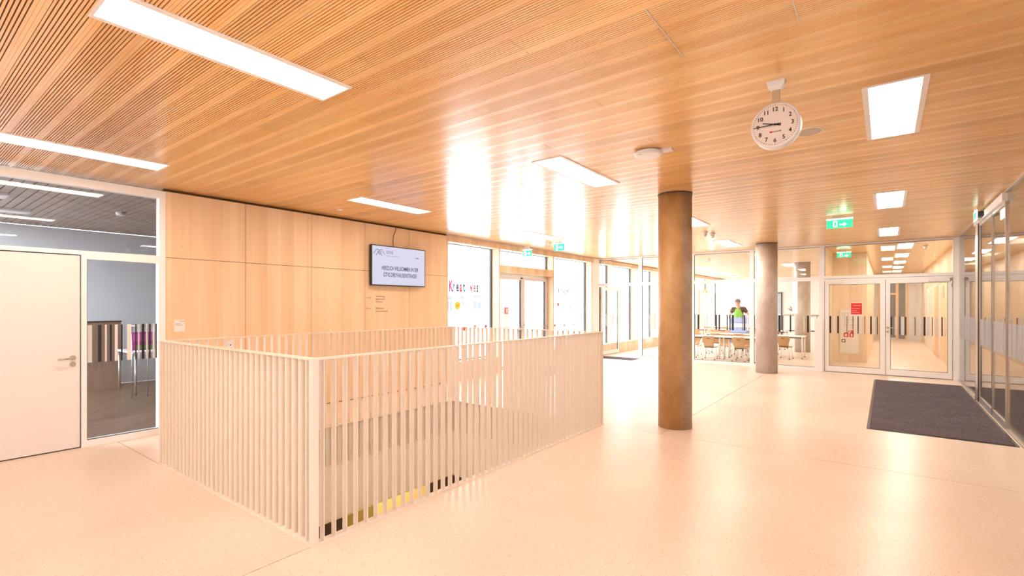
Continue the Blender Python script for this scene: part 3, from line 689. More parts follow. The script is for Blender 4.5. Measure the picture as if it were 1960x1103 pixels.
# ================================================================== CEILING FITTINGS
ck = thing('ceiling_clock', 'round white clock hanging from the ceiling, showing quarter to ten', 'clock', (-.553, 3.50, ZC))
cx_, cy_, cz_, R_, K = -.553, 3.50, 2.685, .140, .140/.155
fm = MB(); fm.add([(cx_+a*h, cy_+b*h*.6, z) for z, h in ((ZC-.055, .026), (ZC-.03, .045), (ZC-.006, .052), (ZC, .052)) for a, b in ((-1, -1), (1, -1), (1, 1), (-1, 1))], [(3, 2, 1, 0), (12, 13, 14, 15)]+[(k*4+i, k*4+(i+1) % 4, k*4+4+(i+1) % 4, k*4+4+i) for k in range(3) for i in range(4)])
obj('ceiling_mount', fm, PLAST, ck)
obj('stem', B(cx_-.022, cy_-.010, 2.815, cx_+.022, cy_+.010, ZC-.045), mat('stem_beige', (.55, .42, .26), .5), ck)
obj('case', MB().lathe((cx_, cy_, cz_), [(R_-.007, -.042), (R_, -.034), (R_, .034), (R_-.007, .042)], 56, axis=1), PLAST, ck, True)
DIAL = mat('clock_dial', (.78, .70, .62), .5)
dl = obj('dial', MB().cyl((cx_, cy_-.042, cz_), (cx_, cy_-.0435, cz_), R_-.009, 56), DIAL, ck)
for h in range(1, 13):
    a = math.pi*h/6; r_ = .108*K
    text('numeral', str(h), .036, (cx_+r_*math.sin(a), cy_-.045, cz_+r_*math.cos(a)-.0125), MY, BLACK, dl, align='CENTER', bold=.0006)
tk = MB()
for i in range(60):
    a = math.pi*i/30; dx, dz = math.sin(a), math.cos(a); k = .0016 if i % 5 else .0028
    p = (cx_+dx*.134*K, cz_+dz*.134*K); q = (cx_+dx*.139*K, cz_+dz*.139*K); nx, nz = dz*k, -dx*k
    tk.add([(p[0]+nx, cy_-.0445, p[1]+nz), (p[0]-nx, cy_-.0445, p[1]-nz), (q[0]-nx, cy_-.0445, q[1]-nz), (q[0]+nx, cy_-.0445, q[1]+nz)], [(0, 1, 2, 3), (3, 2, 1, 0)])
obj('minute_marks', tk, BLACK, dl)
def hand(name, ang, L, wd, y_):
    a = math.radians(ang); dx, dz = math.sin(a), math.cos(a); mb = MB()
    p = (cx_-dx*.035, cz_-dz*.035); q = (cx_+dx*L, cz_+dz*L); nx, nz = dz*wd, -dx*wd
    v = [(p[0]+nx, y_, p[1]+nz), (p[0]-nx, y_, p[1]-nz), (q[0]-nx*.7, y_, q[1]-nz*.7), (q[0]+nx*.7, y_, q[1]+nz*.7)]
    v += [(a_, y_-.0015, c_) for a_, b_, c_ in v]
    mb.add(v, [(0, 1, 2, 3), (7, 6, 5, 4), (0, 4, 5, 1), (1, 5, 6, 2), (2, 6, 7, 3), (3, 7, 4, 0)]); obj(name, mb, BLACK, ck)
hand('hour_hand', 286, .072, .0038, cy_-.048); hand('minute_hand', 269, .122, .003, cy_-.051)
obj('cap', MB().cyl((cx_, cy_-.044, cz_), (cx_, cy_-.055, cz_), .006, 12), BLACK, ck)
lgp = obj('logo', MB().box(cx_-.030, cy_-.0445, cz_-.048, cx_-.014, cy_-.044, cz_-.038), RED, dl)
text('logo_lettering', 'SCHAUER', .011, (cx_-.012, cy_-.0447, cz_-.047), MY, INK, dl, bold=.0003)
# glass lens over the dial
t = thing('ceiling_speaker', 'flat round ceiling speaker just behind the hanging clock', 'speaker', (-.49, 4.70, ZC))
obj('grille', MB().lathe((-.50, 4.66, 0), [(.086, ZC-.010), (.094, ZC-.006), (.096, ZC)], 32), mat('speaker_grey', (.55, .48, .40), .6), t, True)
obj('ring', MB().lathe((-.50, 4.66, 0), [(.096, ZC-.006), (.106, ZC-.004), (.108, ZC)], 32), PLAST, t)
t = thing('access_point', 'round white wireless access point on the ceiling before the brown column', 'access point', (-1.74, 4.36, ZC))
obj('housing', MB().lathe((-1.74, 4.36, 0), [(.105, ZC-.044), (.122, ZC-.038), (.130, ZC-.02), (.120, ZC-.012), (.112, ZC-.004)], 40), PLAST, t, True)
obj('base_ring', MB().lathe((-1.74, 4.36, 0), [(.100, ZC-.012), (.100, ZC)], 32), GREYD, t)
obj('vent', MB().box(-1.80, 4.27, ZC-.0455, -1.77, 4.275, ZC-.044), GREYD, t)
t = thing('junction_box', 'small white junction box beside the wireless access point', 'junction box', (-1.585, 4.42, ZC))
obj('box', MB().box(-1.63, 4.37, ZC-.02, -1.53, 4.44, ZC), PLAST, t)
for x, y, r_, lab in ((-6.42, 4.23, .05, 'small round white detector on the ceiling near the wood wall'), (-6.42, 4.66, .085, 'flat round ceiling disc next to the small detector by the wood wall')):
    t = thing('ceiling_detector', lab, 'detector', (x, y, ZC)); obj('disc', MB().lathe((x, y, 0), [(r_*.8, ZC-.016 if r_ < .06 else ZC-.006), (r_, ZC-.010 if r_ < .06 else ZC-.004), (r_, ZC)], 24), PLAST if r_ < .06 else mat('disc_tan', (.5, .38, .25), .6), t, True)
def det(x, y, lab, s=1):
    t = thing('smoke_detector', lab, 'detector', (x, y, ZC))
    obj('base', MB().lathe((x, y, 0), [(.05*s, ZC-.02), (.055*s, ZC)], 20), PLAST, t, True)
    obj('head', MB().lathe((x, y, 0), [(.022*s, ZC-.075), (.034*s, ZC-.06), (.038*s, ZC-.02)], 20), PLAST, t, True)
    obj('lens', MB().lathe((x, y, 0), [(.018*s, ZC-.082), (.022*s, ZC-.075)], 16), GREYD, t)
det(-2.79, 9.85, 'left one of two small ceiling detectors right of the brown column'); det(-2.73, 10.15, 'right one of two small ceiling detectors right of the brown column'); det(-6.05, 9.35, 'small ceiling detector between the two green exit signs over the terrace door')
det(.75, 15.2, 'ceiling detector in the corridor above the double door'); det(-4.3, 15.6, 'ceiling detector inside the cafeteria')
def exit_sign(x, y, label, w_=.34, h=.14, facing='y', arrow=1, ztop=2.915):
    t = thing('exit_sign', label, 'exit sign', (x, y, ztop-h))
    if facing == 'y':
        obj('mount', MB().box(x-.10, y-.02, ztop+.02, x+.06, y+.02, ZC), PLAST, t)
        obj('housing', B(x-w_/2-.005, y-.012, ztop, x+w_/2+.005, y+.012, ztop+.022), EXW, t)
        obj('panel', B(x-w_/2, y-.006, ztop-h, x+w_/2, y+.006, ztop), GREEN, t)
        pf = y-.007; gl = MB()
        gl.box(x-.085, pf-.001, ztop-h+.015, x-.03, pf, ztop-.02)          # doorway
        obj('doorway', gl, EXW, t)
        rn = MB().ball((x-.055, pf-.002, ztop-.038), .011, 10, 6, 1, .1, 1)
        for p, q, wd in (((-.055, -.05), (-.062, -.09), .011), ((-.062, -.09), (-.04, -.105), .006), ((-.04, -.105), (-.045, -.125), .005), ((-.062, -.09), (-.085, -.12), .006), ((-.055, -.055), (-.035, -.07), .004), ((-.055, -.055), (-.08, -.065), .004)):
            rn.cyl((x+p[0], pf-.002, ztop+p[1]), (x+q[0], pf-.002, ztop+q[1]), wd, 6)
        obj('runner', rn, mat('exit_runner', (.02, .4, .2), .5, emit=(.02, .5, .25), es=.6), t)
        s = arrow; ax = x+.045
        av = [(ax-s*.045, -.05-.02), (ax-s*.045, -.05-.035+.0), (ax+s*.01, -.085), (ax+s*.01, -.108), (ax+s*.05, -.0775), (ax+s*.01, -.047), (ax+s*.01, -.07)]
        am = MB().add([(a_, pf-.001, ztop+b_) for a_, b_ in av], [tuple(range(7)), tuple(range(6, -1, -1))]); obj('arrow', am, EXW, t)
    else:
        obj('mount', B(x-.012, y-.06, ztop+.0, x+.012, y+.06, ZC), PLAST, t)
        obj('panel', B(x-.006, y-w_/2, ztop-h, x+.006, y+w_/2, ztop), EXW, t)
        obj('pictogram', MB().box(x-.0075, y-.12, ztop-h+.02, x-.006, y+.12, ztop-.02), GREEN, t)
exit_sign(-.585, 9.40, 'green exit sign with arrow hanging before the glazed double door', .345, .13)
exit_sign(-5.85, 9.45, 'green exit sign hanging in the window glare, the larger of two by the terrace door', .27, .15, ztop=2.93)
exit_sign(-6.80, 9.55, 'green exit sign on the timber beam over the terrace door', .24, .14, ztop=2.86)
exit_sign(1.05, 9.85, 'edge-on exit sign over the glass sliding door', .30, .14, 'x', ztop=2.93)
exit_sign(-.85, 15.2, 'exit sign hanging behind the glazed double door', .30, .12, ztop=2.90)

# ================================================================== ROOM BEHIND THE LEFT WALL
smesh('floor_side_room', B(-12.1, -3.6, -.2, W-.12, 7.0, -.001), PARQ)
SLATC = ply('grey_slat_ceiling', (.30, .24, .20), (.42, .35, .30))
sc2 = smesh('ceiling_side_room', B(-12.1, -3.6, ZC+.01, W-.12, 7.0, ZC+.1), GAP)
yy = -3.4
while yy < 6.9:
    obj('slat', B(-12.05, yy, ZC-.002, W-.13, yy+.085, ZC+.01), SLATC, sc2); yy += .1
smesh('wall_side_room_far', MB().box(-12.2, .3, 0, -12.1, 7.0, ZC).box(-12.2, -3.6, 0, -12.1, .3, .5).box(-12.2, -3.6, 2.8, -12.1, .3, ZC), PLASTG)
smesh('wall_side_room_right', B(-12.1, 6.95, 0, W-.12, 7.05, ZC), PLASTG)
# daylight enters the side room through its own window, out of view on the near side
smesh('wall_side_room_near', MB().box(-12.2, -3.7, 0, W-.1, -3.6, .5).box(-12.2, -3.7, 2.8, W-.1, -3.6, ZC).box(-12.2, -3.7, .5, -12.0, -3.6, 2.8).box(-7.4, -3.7, .5, W-.1, -3.6, 2.8), PLASTG)
ws = struct('window_side_room', (-9.7, -3.65, .8)); obj('pane', B(-12.0, -3.655, .5, -7.4, -3.645, 2.8), GLASS, ws)
ws = struct('window_side_room_west', (-12.15, -1.6, .5)); obj('pane', B(-12.155, -3.6, .5, -12.145, .3, 2.8), GLASS, ws)
FILLN = mat('side_room_fill_glow', (1, 1, 1), .5, emit=(.92, .95, 1), es=85)  # for unseen lights added to brighten the side room behind the glass
for i, xx in enumerate((-11.4, -10.6, -9.8)):
    t = thing('ceiling_light', 'added fill light in the side room, out of view, %s from the glass' % ('third', 'second', 'first')[i], 'ceiling light', (xx, -.7, ZC), 'added side room fill lights'); obj('frame', B(xx-.2, -1.4, ZC-.03, xx+.2, .0, ZC-.002), PLAST, t); obj('diffuser', B(xx-.17, -1.37, ZC-.034, xx+.17, -.03, ZC-.03), FILLN, t)
t = thing('low_partition', 'low brown partition seen in the side room through the glass beside the white door', 'partition', (-11.2, 2.2, 0))
obj('panel', B(-11.5, .6, 0, -11.44, 2.9, 1.24), mat('brown_panel', (.30, .19, .13), .6), t); obj('cap', B(-11.51, .59, 1.24, -11.43, 2.91, 1.26), DARK, t)
t = thing('steel_railing', 'thin steel railing behind the side glazing beside the brown partition', 'railing', (-10.0, 3.3, 0))
obj('handrail', MB().tube([(-10.0, 2.65, 1.20), (-10.0, 3.9, 1.20)], .012, 8), ALU, t, True)
for yy in (2.68, 2.9, 3.12, 3.34, 3.56, 3.78): obj('bar', MB().cyl((-10.0, yy, 0), (-10.0, yy, 1.20), .007, 8), ALU, t, True)
t = thing('side_table', 'table with steel legs behind the side glazing', 'table', (-10.9, 3.1, 0))
obj('tabletop', B(-11.2, 2.75, .72, -10.2, 3.6, .745), PLASTG, t)
for x, y in ((-11.15, 2.8), (-10.25, 2.8), (-11.15, 3.55), (-10.25, 3.55)): obj('leg', MB().cyl((x, y, 0), (x, y, .72), .018, 10), ALU, t, True)
MAG = mat('magenta_cloth', (.55, .02, .32), .7)
t = thing('school_bag', 'magenta school bag on the table behind the side glazing', 'bag', (-10.7, 3.0, .745))
obj('body', MB().box(-10.85, 2.86, .745, -10.65, 3.20, 1.06), MAG, t); obj('flap', MB().box(-10.65, 2.88, .9, -10.635, 3.18, 1.04), mat('magenta_light', (.7, .1, .45), .7), t); obj('pocket', B(-10.65, 2.90, .76, -10.615, 3.16, .84), mat('bag_green', (.15, .3, .12), .7), t)
t = thing('side_chair', 'chair leg and seat glimpsed at the right edge of the side glazing', 'chair', (-9.7, 3.2, 0))
obj('seat', B(-9.95, 3.0, .44, -9.5, 3.42, .47), CHW, t); obj('backrest', B(-9.97, 3.0, .60, -9.94, 3.42, .85), CHW, t)
for x, y in ((-9.93, 3.02), (-9.53, 3.02), (-9.93, 3.4), (-9.53, 3.4)): obj('leg', MB().cyl((x, y, 0), (x*.5+-9.73*.5, y, .44), .012, 8), ALU, t, True)
t = thing('smoke_detector', 'smoke detector on the grey ceiling of the side room', 'detector', (-9.2, 2.3, ZC))
obj('base', MB().lathe((-9.3, 2.35, 0), [(.05, ZC-.05), (.06, ZC-.03), (.06, ZC-.002)], 20), PLAST, t, True)
for y0, lab in ((.2, 'unlit ceiling light in the side room, nearer the glass'),):
    t = thing('ceiling_light', lab, 'ceiling light', (-9.0, y0, ZC)); obj('frame', B(-9.2, y0-.9, ZC-.03, -8.85, y0+.9, ZC-.002), PLASTG, t); obj('diffuser', B(-9.17, y0-.87, ZC-.034, -8.88, y0+.87, ZC-.03), PLAST, t)
t = thing('ceiling_light', 'unlit ceiling light in the side room, farther from the glass', 'ceiling light', (-10.4, .6, ZC)); obj('frame', B(-10.5, -.3, ZC-.03, -10.2, 1.5, ZC-.002), PLASTG, t); obj('diffuser', B(-10.47, -.27, ZC-.034, -10.23, 1.47, ZC-.03), PLAST, t)

# ================================================================== CORRIDOR BEHIND DOUBLE DOOR
smesh('wall_corridor_left', MB().box(-1.21, F+.05, 0, -1.17, 16.3, ZC).box(-1.21, 16.3, 0, -.40, 28, ZC), PLYP)
wr = smesh('wall_corridor_right', B(1.28, F+.05, 0, 1.38, 28, ZC), PLYP)
for i, (y0, y1) in enumerate(((19.0, 20.6), (21.6, 22.8), (24.0, 25.2))):
    s = struct('door_%d' % (6+i), (1.28, y0, 0)); obj('door_leaf', B(1.245, y0, .01, 1.28, y1, 2.12), BEAM if i == 0 else WHITE, s); obj('frame', MB().box(1.235, y0-.06, 0, 1.28, y0, 2.18).box(1.235, y1, 0, 1.28, y1+.06, 2.18).box(1.235, y0, 2.12, 1.28, y1, 2.18), WHITE, s)
we = smesh('wall_corridor_end', B(-.40, 28, 0, 1.38, 28.1, ZC), PLASTG)
s = struct('door_9', (.3, 28, 0))
obj('frame', MB().box(-.3, 27.95, 0, -.22, 28, 2.6).box(.36, 27.95, 0, .46, 28, 2.6).box(.70, 27.95, 0, .78, 28, 2.6).box(-.22, 27.95, 2.02, .36, 28, 2.10), BEAM, s)
GD = mat('dim_glass', (.22, .24, .27), .1)
for a, b, z0, z1 in ((-.22, .36, .1, 2.02), (-.22, .36, 2.1, 2.6), (.46, .70, .05, 2.6)): obj('pane', B(a, 27.98, z0, b, 28, z1), GD, s)
# fire plan cabinet on the wood wall
Yc = 16.3
t = thing('service_cabinet', 'tall white service cabinet door with plan on the wood wall behind the left door leaf', 'cabinet', (-.79, Yc, .2))
obj('door', B(-1.01, Yc-.02, .215, -.57, Yc-.001, 1.43), PLAST, t)
obj('margin', B(-.985, Yc-.022, .24, -.595, Yc-.02, 1.405), WHITE, t)
pln = MB()
for a in ((-.95, 1.34, -.72, 1.345), (-.95, 1.24, -.945, 1.34), (-.90, .95, -.895, 1.30), (-.82, 1.0, -.815, 1.32), (-.72, .92, -.715, 1.345), (-.66, 1.0, -.655, 1.3), (-.90, 1.15, -.66, 1.155), (-.90, 1.0, -.66, 1.005)): pln.box(a[0], Yc-.024, a[1], a[2], Yc-.022, a[3])
obj('plan_lines', pln, INK, t)
for x0, z0, x1, z1 in ((-.92, .68, -.81, .80), (-.79, .68, -.69, .80), (-.81, .80, -.70, .86)):
    k = obj('fire_symbol', B(x0, Yc-.026, z0, x1, Yc-.022, z1), RED, t); obj('pictogram', B(x0+.03, Yc-.028, z0+.02, x1-.03, Yc-.026, z1-.03), PLAST, k)
obj('call_button', MB().box(-.965, Yc-.03, .53, -.875, Yc-.022, .62), GREYD, t); obj('button_disc', MB().cyl((-.92, Yc-.03, .575), (-.92, Yc-.034, .575), .03, 14), PLAST, t)
t = thing('wall_sign', 'small brown sign on the corridor wall at the right', 'sign', (1.275, 18.2, 1.8)); obj('plate', B(1.265, 17.9, 1.75, 1.28, 18.3, 2.1), BEAM, t)

# ================================================================== CAFETERIA
cwall = struct('wall_cafeteria_left')
obj('timber_panel', B(W-.21, F+.1, 0, W, 28, .33), BEAM, cwall)
obj('timber_beam', B(W-.21, F+.05, 2.83, W, 28, 2.955), BEAM, cwall)
cy = [14.5, 16.32, 18.14, 19.96, 21.78, 23.6, 25.42, 27.24]
for yy in cy: obj('timber_post', B(W-.21, yy, .33, W, yy+.045, 2.83), BEAM, cwall)
pv = F+.1
for i, yy in enumerate(cy+[28.0]):
    s = struct('window_%d' % (30+i), (XG, pv, .33)); a, b = pv, yy
    obj('gasket', MB().box(XG-.05, b-.04, .33, XG, b, 2.83).box(XG-.05, a, 2.815, XG, b-.04, 2.83), GREYD, s)
    obj('pane', B(XG-.03, a, .33, XG-.022, b-.04, 2.815), GLASS, s); pv = yy+.045
for i, yy in enumerate((19.98, 23.62)):
    s = struct('door_%d' % (10+i), (W, yy, .33)); obj('frame', MB().box(W-.1, yy+.05, .0, W+.12, yy+.15, 2.15).box(W-.1, yy+.9, 0, W+.12, yy+1.0, 2.15).box(W-.1, yy+.05, 2.15, W+.15, yy+1.0, 2.28), BEAM, s)
smesh('wall_cafeteria_far', B(-7.25, 28, 0, -1.2, 28.1, ZC), PLASTER)
s = struct('door_12', (-4.4, 28, 0)); obj('door_leaf', B(-4.75, 27.95, 0, -4.2, 28, 2.15), mat('grey_door', (.45, .48, .52), .5), s); obj('frame', MB().box(-4.8, 27.94, 0, -4.75, 28, 2.2).box(-4.2, 27.94, 0, -4.15, 28, 2.2).box(-4.75, 27.94, 2.15, -4.2, 28, 2.2), GREYD, s)
# servery counter at the back right
t = thing('serving_counter', 'white serving counter with steel top at the back right of the cafeteria', 'counter', (-2.2, 22, 0))
obj('body', B(-3.1, 21.6, 0, -1.25, 22.3, 1.14), PLAST, t); obj('worktop', B(-3.15, 21.55, 1.14, -1.23, 22.35, 1.19), STEEL, t); obj('shelf_edge', B(-3.1, 21.59, .55, -1.25, 21.6, .59), GREYD, t)
t = thing('potted_plant', 'plant with reddish pointed leaves on the serving counter', 'plant', (-2.9, 22, 1.19))
obj('pot', MB().lathe((-2.9, 22, 0), [(.05, 1.19), (.07, 1.30)], 16), PLAST, t, True)
LEAF = mat('red_leaf', (.35, .10, .06), .6); r = random.Random(2)
for i in range(11):
    a = r.random()*6.28; e = .25+.9*r.random(); L = .28+.1*r.random(); d = Vector((math.cos(a)*math.cos(e), math.sin(a)*math.cos(e), math.sin(e))); s_ = d.cross(Vector((0, 0, 1))).normalized()*.025; b0 = Vector((-2.9, 22, 1.30)); m_ = b0+d*L*.5; up = Vector((0, 0, .006))
    obj('leaf', MB().add([b0, m_+s_, b0+d*L-Vector((0, 0, .04)), m_-s_, m_+up], [(0, 1, 4), (1, 2, 4), (2, 3, 4), (3, 0, 4), (3, 2, 1, 0)]), LEAF, t)
t = thing('drinks_dispenser', 'orange drinks dispenser on the serving counter beside the inner column', 'dispenser', (-1.65, 22, 1.19))
obj('tank', MB().lathe((-1.65, 22, 0), [(.07, 1.28), (.08, 1.32), (.08, 1.48), (.06, 1.50)], 16), mat('orange_tank', (.75, .35, .18), .4), t, True); obj('foot', MB().lathe((-1.65, 22, 0), [(.085, 1.19), (.085, 1.28)], 16), PLAST, t)

# pupils' chairs: one shell chair built, the rest copied
def make_chair():
    t = thing('school_chair', 'x', 'chair', (0, 0, 0))
    prof = [(-.195, .665, .115), (-.190, .655, .150), (-.185, .62, .172), (-.178, .57, .178), (-.168, .52, .165), (-.158, .47, .145), (-.145, .42, .132), (-.12, .38, .130), (-.08, .362, .140), (0, .355, .165), (.10, .358, .172), (.16, .352, .165), (.18, .34, .14)]
    mb = MB(); nx = 8; T = .010; n = len(prof)
    for side in (0, 1):
        for k, (y, z, h) in enumerate(prof):
            y2, z2, _ = prof[min(k+1, n-1)]; y1, z1, _ = prof[max(k-1, 0)]; d = Vector((0, y2-y1, z2-z1)).normalized(); nn = Vector((0, -d[2], d[1]))
            for i in range(nx+1):
                x = -h+2*h*i/nx; curve = .018*(x/h)**2
                p = Vector((x, y, z))-nn*(-curve if z > .37 else -curve*.3) - nn*(T*side)
                mb.v.append(tuple(p))
    w_ = nx+1; o = n*w_
    for k in range(n-1):
        for i in range(nx):
            a = k*w_+i; mb.f.append((a, a+1, a+w_+1, a+w_)); mb.f.append((o+a, o+a+w_, o+a+w_+1, o+a+1))
        mb.f.append((k*w_, k*w_+w_, o+k*w_+w_, o+k*w_)); a = k*w_+nx; mb.f.append((a, o+a, o+a+w_, a+w_))
    for i in range(nx): mb.f.append((i, o+i, o+i+1, i+1)); a = (n-1)*w_+i; mb.f.append((a, a+1, o+a+1, o+a))
    mb.m = [0]*len(mb.f)
    sh = obj('seat_shell', mb, CHW, t, True)
    obj('hand_slot', MB().box(-.04, -.206, .592, .04, -.170, .606), DARK, sh)
    for sx in (-1, 1):
        for y0, y1 in ((-.10, -.19), (.12, .17)):
            lg_ = obj('leg', MB().cyl((sx*.13, y0, .352), (sx*.165, y1, .012), .012, 10), WHITE, t, True)
            obj('glide', MB().cyl((sx*.165, y1, 0), (sx*.165, y1, .018), .020, 10), BLACK, lg_)
    obj('under_frame', MB().tube([(-.13, -.10, .345), (.13, -.10, .345)], .011, 8).tube([(-.13, .12, .345), (.13, .12, .345)], .011, 8).tube([(-.13, -.10, .345), (-.13, .12, .345)], .011, 8).tube([(.13, -.10, .345), (.13, .12, .345)], .011, 8), GREYD, t)
    return t
def make_table():
    t = thing('school_table', 'x', 'table', (0, 0, 0))
    obj('tabletop', MB().box(-.65, -.33, .622, .65, .33, .645), WHITE, t); obj('apron_frame', MB().box(-.61, -.30, .585, .61, -.275, .622).box(-.61, .275, .585, .61, .30, .622).box(-.61, -.275, .585, -.585, .275, .622).box(.585, -.275, .585, .61, .275, .622), GREYD, t)
    for sx in (-1, 1):
        for sy in (-1, 1):
            l_ = obj('leg', MB().cyl((sx*.60, sy*.285, .015), (sx*.60, sy*.285, .622), .020, 10), WHITE, t, True); obj('foot_cap', MB().cyl((sx*.60, sy*.285, 0), (sx*.60, sy*.285, .02), .023, 10), BLACK, l_)
    return t
ch0 = make_chair(); tb0 = make_table(); ch_used = [False]; tb_used = [False]
def place(proto, used, x, y, rz, label, group):
    if not used[0]:
        used[0] = True; proto.location = (x, y, 0); proto.rotation_euler = (0, 0, rz); proto['label'] = label; proto['group'] = group; return proto
    return copytree(proto, (x, y, 0), rz, label, group)
TG, CG = 'cafeteria tables', 'cafeteria school chairs'
rows = [(-4.40, 15.15, 'front table at the left behind the glass'), (-3.08, 15.15, 'front table beside the grey column'),
        (-2.52, 16.65, 'right table ending in front of the inner column'), (-4.0, 16.7, 'second-row table left of the person'),
        (-3.4, 19.7, 'third-row table behind the crates'), (-4.8, 19.7, 'third-row table in the middle'), (-6.1, 19.7, 'third-row table by the windows'), (-4.2, 21.8, 'back-row table in the middle'), (-5.6, 21.8, 'back-row table by the windows')]
for x, y, lab in rows: place(tb0, tb_used, x, y, 0, 'white '+lab, TG)
PI = math.pi
chairs = [(-4.03, 14.72, .06, 'wooden shell chair seen from behind at the left front table'), (-3.21, 14.70, -.05, 'wooden shell chair seen from behind just left of the mullion by the column'), (-4.62, 14.72, .1, 'wooden shell chair half cut by the frame at the left front table'),
          (-3.86, 15.66, PI+.1, 'chair across the left front table, facing the hall'), (-3.28, 15.60, PI-.1, 'chair across the front table below the person'), (-4.75, 15.62, PI, 'chair across the left front table near the frame'),
          (-2.32, 16.12, -.15, 'wooden shell chair alone in front of the inner column'), (-2.85, 17.15, PI, 'chair behind the right table'), (-2.62, 14.60, 0, 'chair hidden beside the grey column at the front table'),
          (-4.3, 16.42, 0, 'second-row chair seen from behind, left'), (-3.62, 16.42, .1, 'second-row chair seen from behind, right'),
          (-4.6, 17.42, PI, 'chair on the far side of the second-row table')]
for i, xx in enumerate((-3.1, -3.7, -4.5, -5.1, -5.8, -6.4)): chairs.append((xx, 19.22, .05*(-1)**i, 'third-row chair seen from behind, %s from the column' % ('first', 'second', 'third', 'fourth', 'fifth', 'sixth')[i]))
for i, xx in enumerate((-3.9, -4.5, -5.3, -5.9)): chairs.append((xx, 21.32, .05*(-1)**i, 'back-row chair seen from behind, %s from the column' % ('first', 'second', 'third', 'fourth')[i]))
for x, y, rz, lab in chairs: place(ch0, ch_used, x, y, rz, lab, CG)

# crates on a trolley before the person
t = thing('crate_trolley', 'flat trolley carrying the blue crates in front of the person', 'trolley', (-3.68, 17.5, 0))
PX, PY = -3.98, 18.05
obj('deck', B(-4.1, 17.15, .30, -3.55, 17.6, .33), ALU, t)
for x in (-4.05, -3.6):
    for y in (17.2, 17.55):
        obj('wheel', MB().cyl((x-.015, y, .05), (x+.015, y, .05), .05, 14), BLACK, t); obj('fork', B(x-.01, y-.01, .1, x+.01, y+.01, .3), ALU, t)
CRB = mat('pale_blue_crate', (.35, .45, .75), .4); CRW = mat('milky_crate', (.70, .74, .82), .4)
names = ('lowest', 'second', 'third', 'fourth', 'topmost')
for i in range(5):
    z = .33+i*.165; t = thing('crate', 'pale blue plastic crate, %s of the stack before the person' % names[i], 'crate', (-3.82, 17.57, z), 'stacked blue crates')
    x0, x1, y0, y1 = -4.08, -3.57, 17.18, 17.56; m = (CRB, CRW)[i % 2]
    obj('walls', MB().box(x0, y0, z, x1, y0+.012, z+.15).box(x0, y1-.012, z, x1, y1, z+.15).box(x0, y0+.012, z, x0+.012, y1-.012, z+.15).box(x1-.012, y0+.012, z, x1, y1-.012, z+.15).box(x0+.012, y0+.012, z, x1-.012, y1-.012, z+.01), m, t)
    obj('rim', MB().box(x0-.012, y0-.012, z+.135, x1+.012, y0, z+.155).box(x0-.012, y1, z+.135, x1+.012, y1+.012, z+.155).box(x0-.012, y0, z+.135, x0, y1, z+.155).box(x1, y0, z+.135, x1+.012, y1, z+.155), CRB, t)

# ------------------------------------------------------------------ the person
def skin(name, nodes, edges, m, parent, sub=2, rootv=0):
    me = bpy.data.meshes.new(name); me.from_pydata([n_[:3] for n_ in nodes], edges, [])
    o = bpy.data.objects.new(name, me); C.objects.link(o); o.parent = parent
    o.modifiers.new('s', 'SKIN')
    for i, n_ in enumerate(nodes):
        me.skin_vertices[0].data[i].radius = n_[3] if isinstance(n_[3], tuple) else (n_[3], n_[3])
    me.skin_vertices[0].data[rootv].use_root = True
    sb = o.modifiers.new('u', 'SUBSURF'); sb.levels = sub; sb.render_levels = sub
    bpy.context.view_layer.update()
    me2 = bpy.data.meshes.new_from_object(o.evaluated_get(bpy.context.evaluated_depsgraph_get()))
    o.modifiers.clear(); o.data = me2; me2.materials.clear(); me2.materials.append(m)
    for p in me2.polygons: p.use_smooth = True
    return o
pr = thing('person', 'person with short grey hair, glasses, brown shirt and green apron behind the blue crates', 'person', (PX, PY, 0))
SKIN = mat('skin', (.72, .42, .30), .5); SHIRT = mat('brown_shirt', (.10, .055, .045), .8); APR = mat('green_apron', (.25, .55, .06), .7); TRS = mat('dark_trousers', (.05, .05, .07), .8); HAIR = mat('grey_hair', (.22, .18, .16), .8)
nodes = [(0, .06, .94, .13), (0, .03, 1.12, .12), (0, -.02, 1.30, .135), (0, -.07, 1.44, .09), (-.01, -.10, 1.515, .055), (-.02, -.125, 1.58, .075), (-.02, -.13, 1.645, .085), (-.02, -.125, 1.705, .07),
         (.17, -.05, 1.425, .062), (.29, -.02, 1.24, .042), (.27, -.22, 1.14, .030), (-.17, -.06, 1.42, .062), (-.28, -.06, 1.22, .042), (-.26, -.30, 1.15, .030),
         (.095, .05, .88, .095), (.11, .02, .48, .060), (.115, .06, .09, .042), (.13, -.10, .04, .036), (-.095, .05, .88, .095), (-.11, .03, .48, .060), (-.115, .06, .09, .042), (-.13, -.10, .04, .036)]
edges = [(0, 1), (1, 2), (2, 3), (3, 4), (4, 5), (5, 6), (6, 7), (3, 8), (8, 9), (9, 10), (3, 11), (11, 12), (12, 13), (0, 14), (14, 15), (15, 16), (16, 17), (0, 18), (18, 19), (19, 20), (20, 21)]
skin('body', nodes, edges, SKIN, pr)
sh = [(0, .05, 1.0, .145), (0, .03, 1.12, .14), (0, -.02, 1.30, .155), (0, -.07, 1.44, .105), (.17, -.05, 1.425, .082), (.255, -.025, 1.29, .062), (-.17, -.06, 1.42, .082), (-.25, -.06, 1.28, .062), (0, -.085, 1.475, .075)]
skin('shirt', sh, [(0, 1), (1, 2), (2, 3), (3, 4), (4, 5), (3, 6), (6, 7), (3, 8)], SHIRT, pr)
tr = [(0, .06, .95, .14), (.095, .05, .88, .11), (.11, .02, .48, .075), (.115, .06, .10, .06), (-.095, .05, .88, .11), (-.11, .03, .48, .075), (-.115, .06, .10, .06)]
skin('trousers', tr, [(0, 1), (1, 2), (2, 3), (0, 4), (4, 5), (5, 6)], TRS, pr)
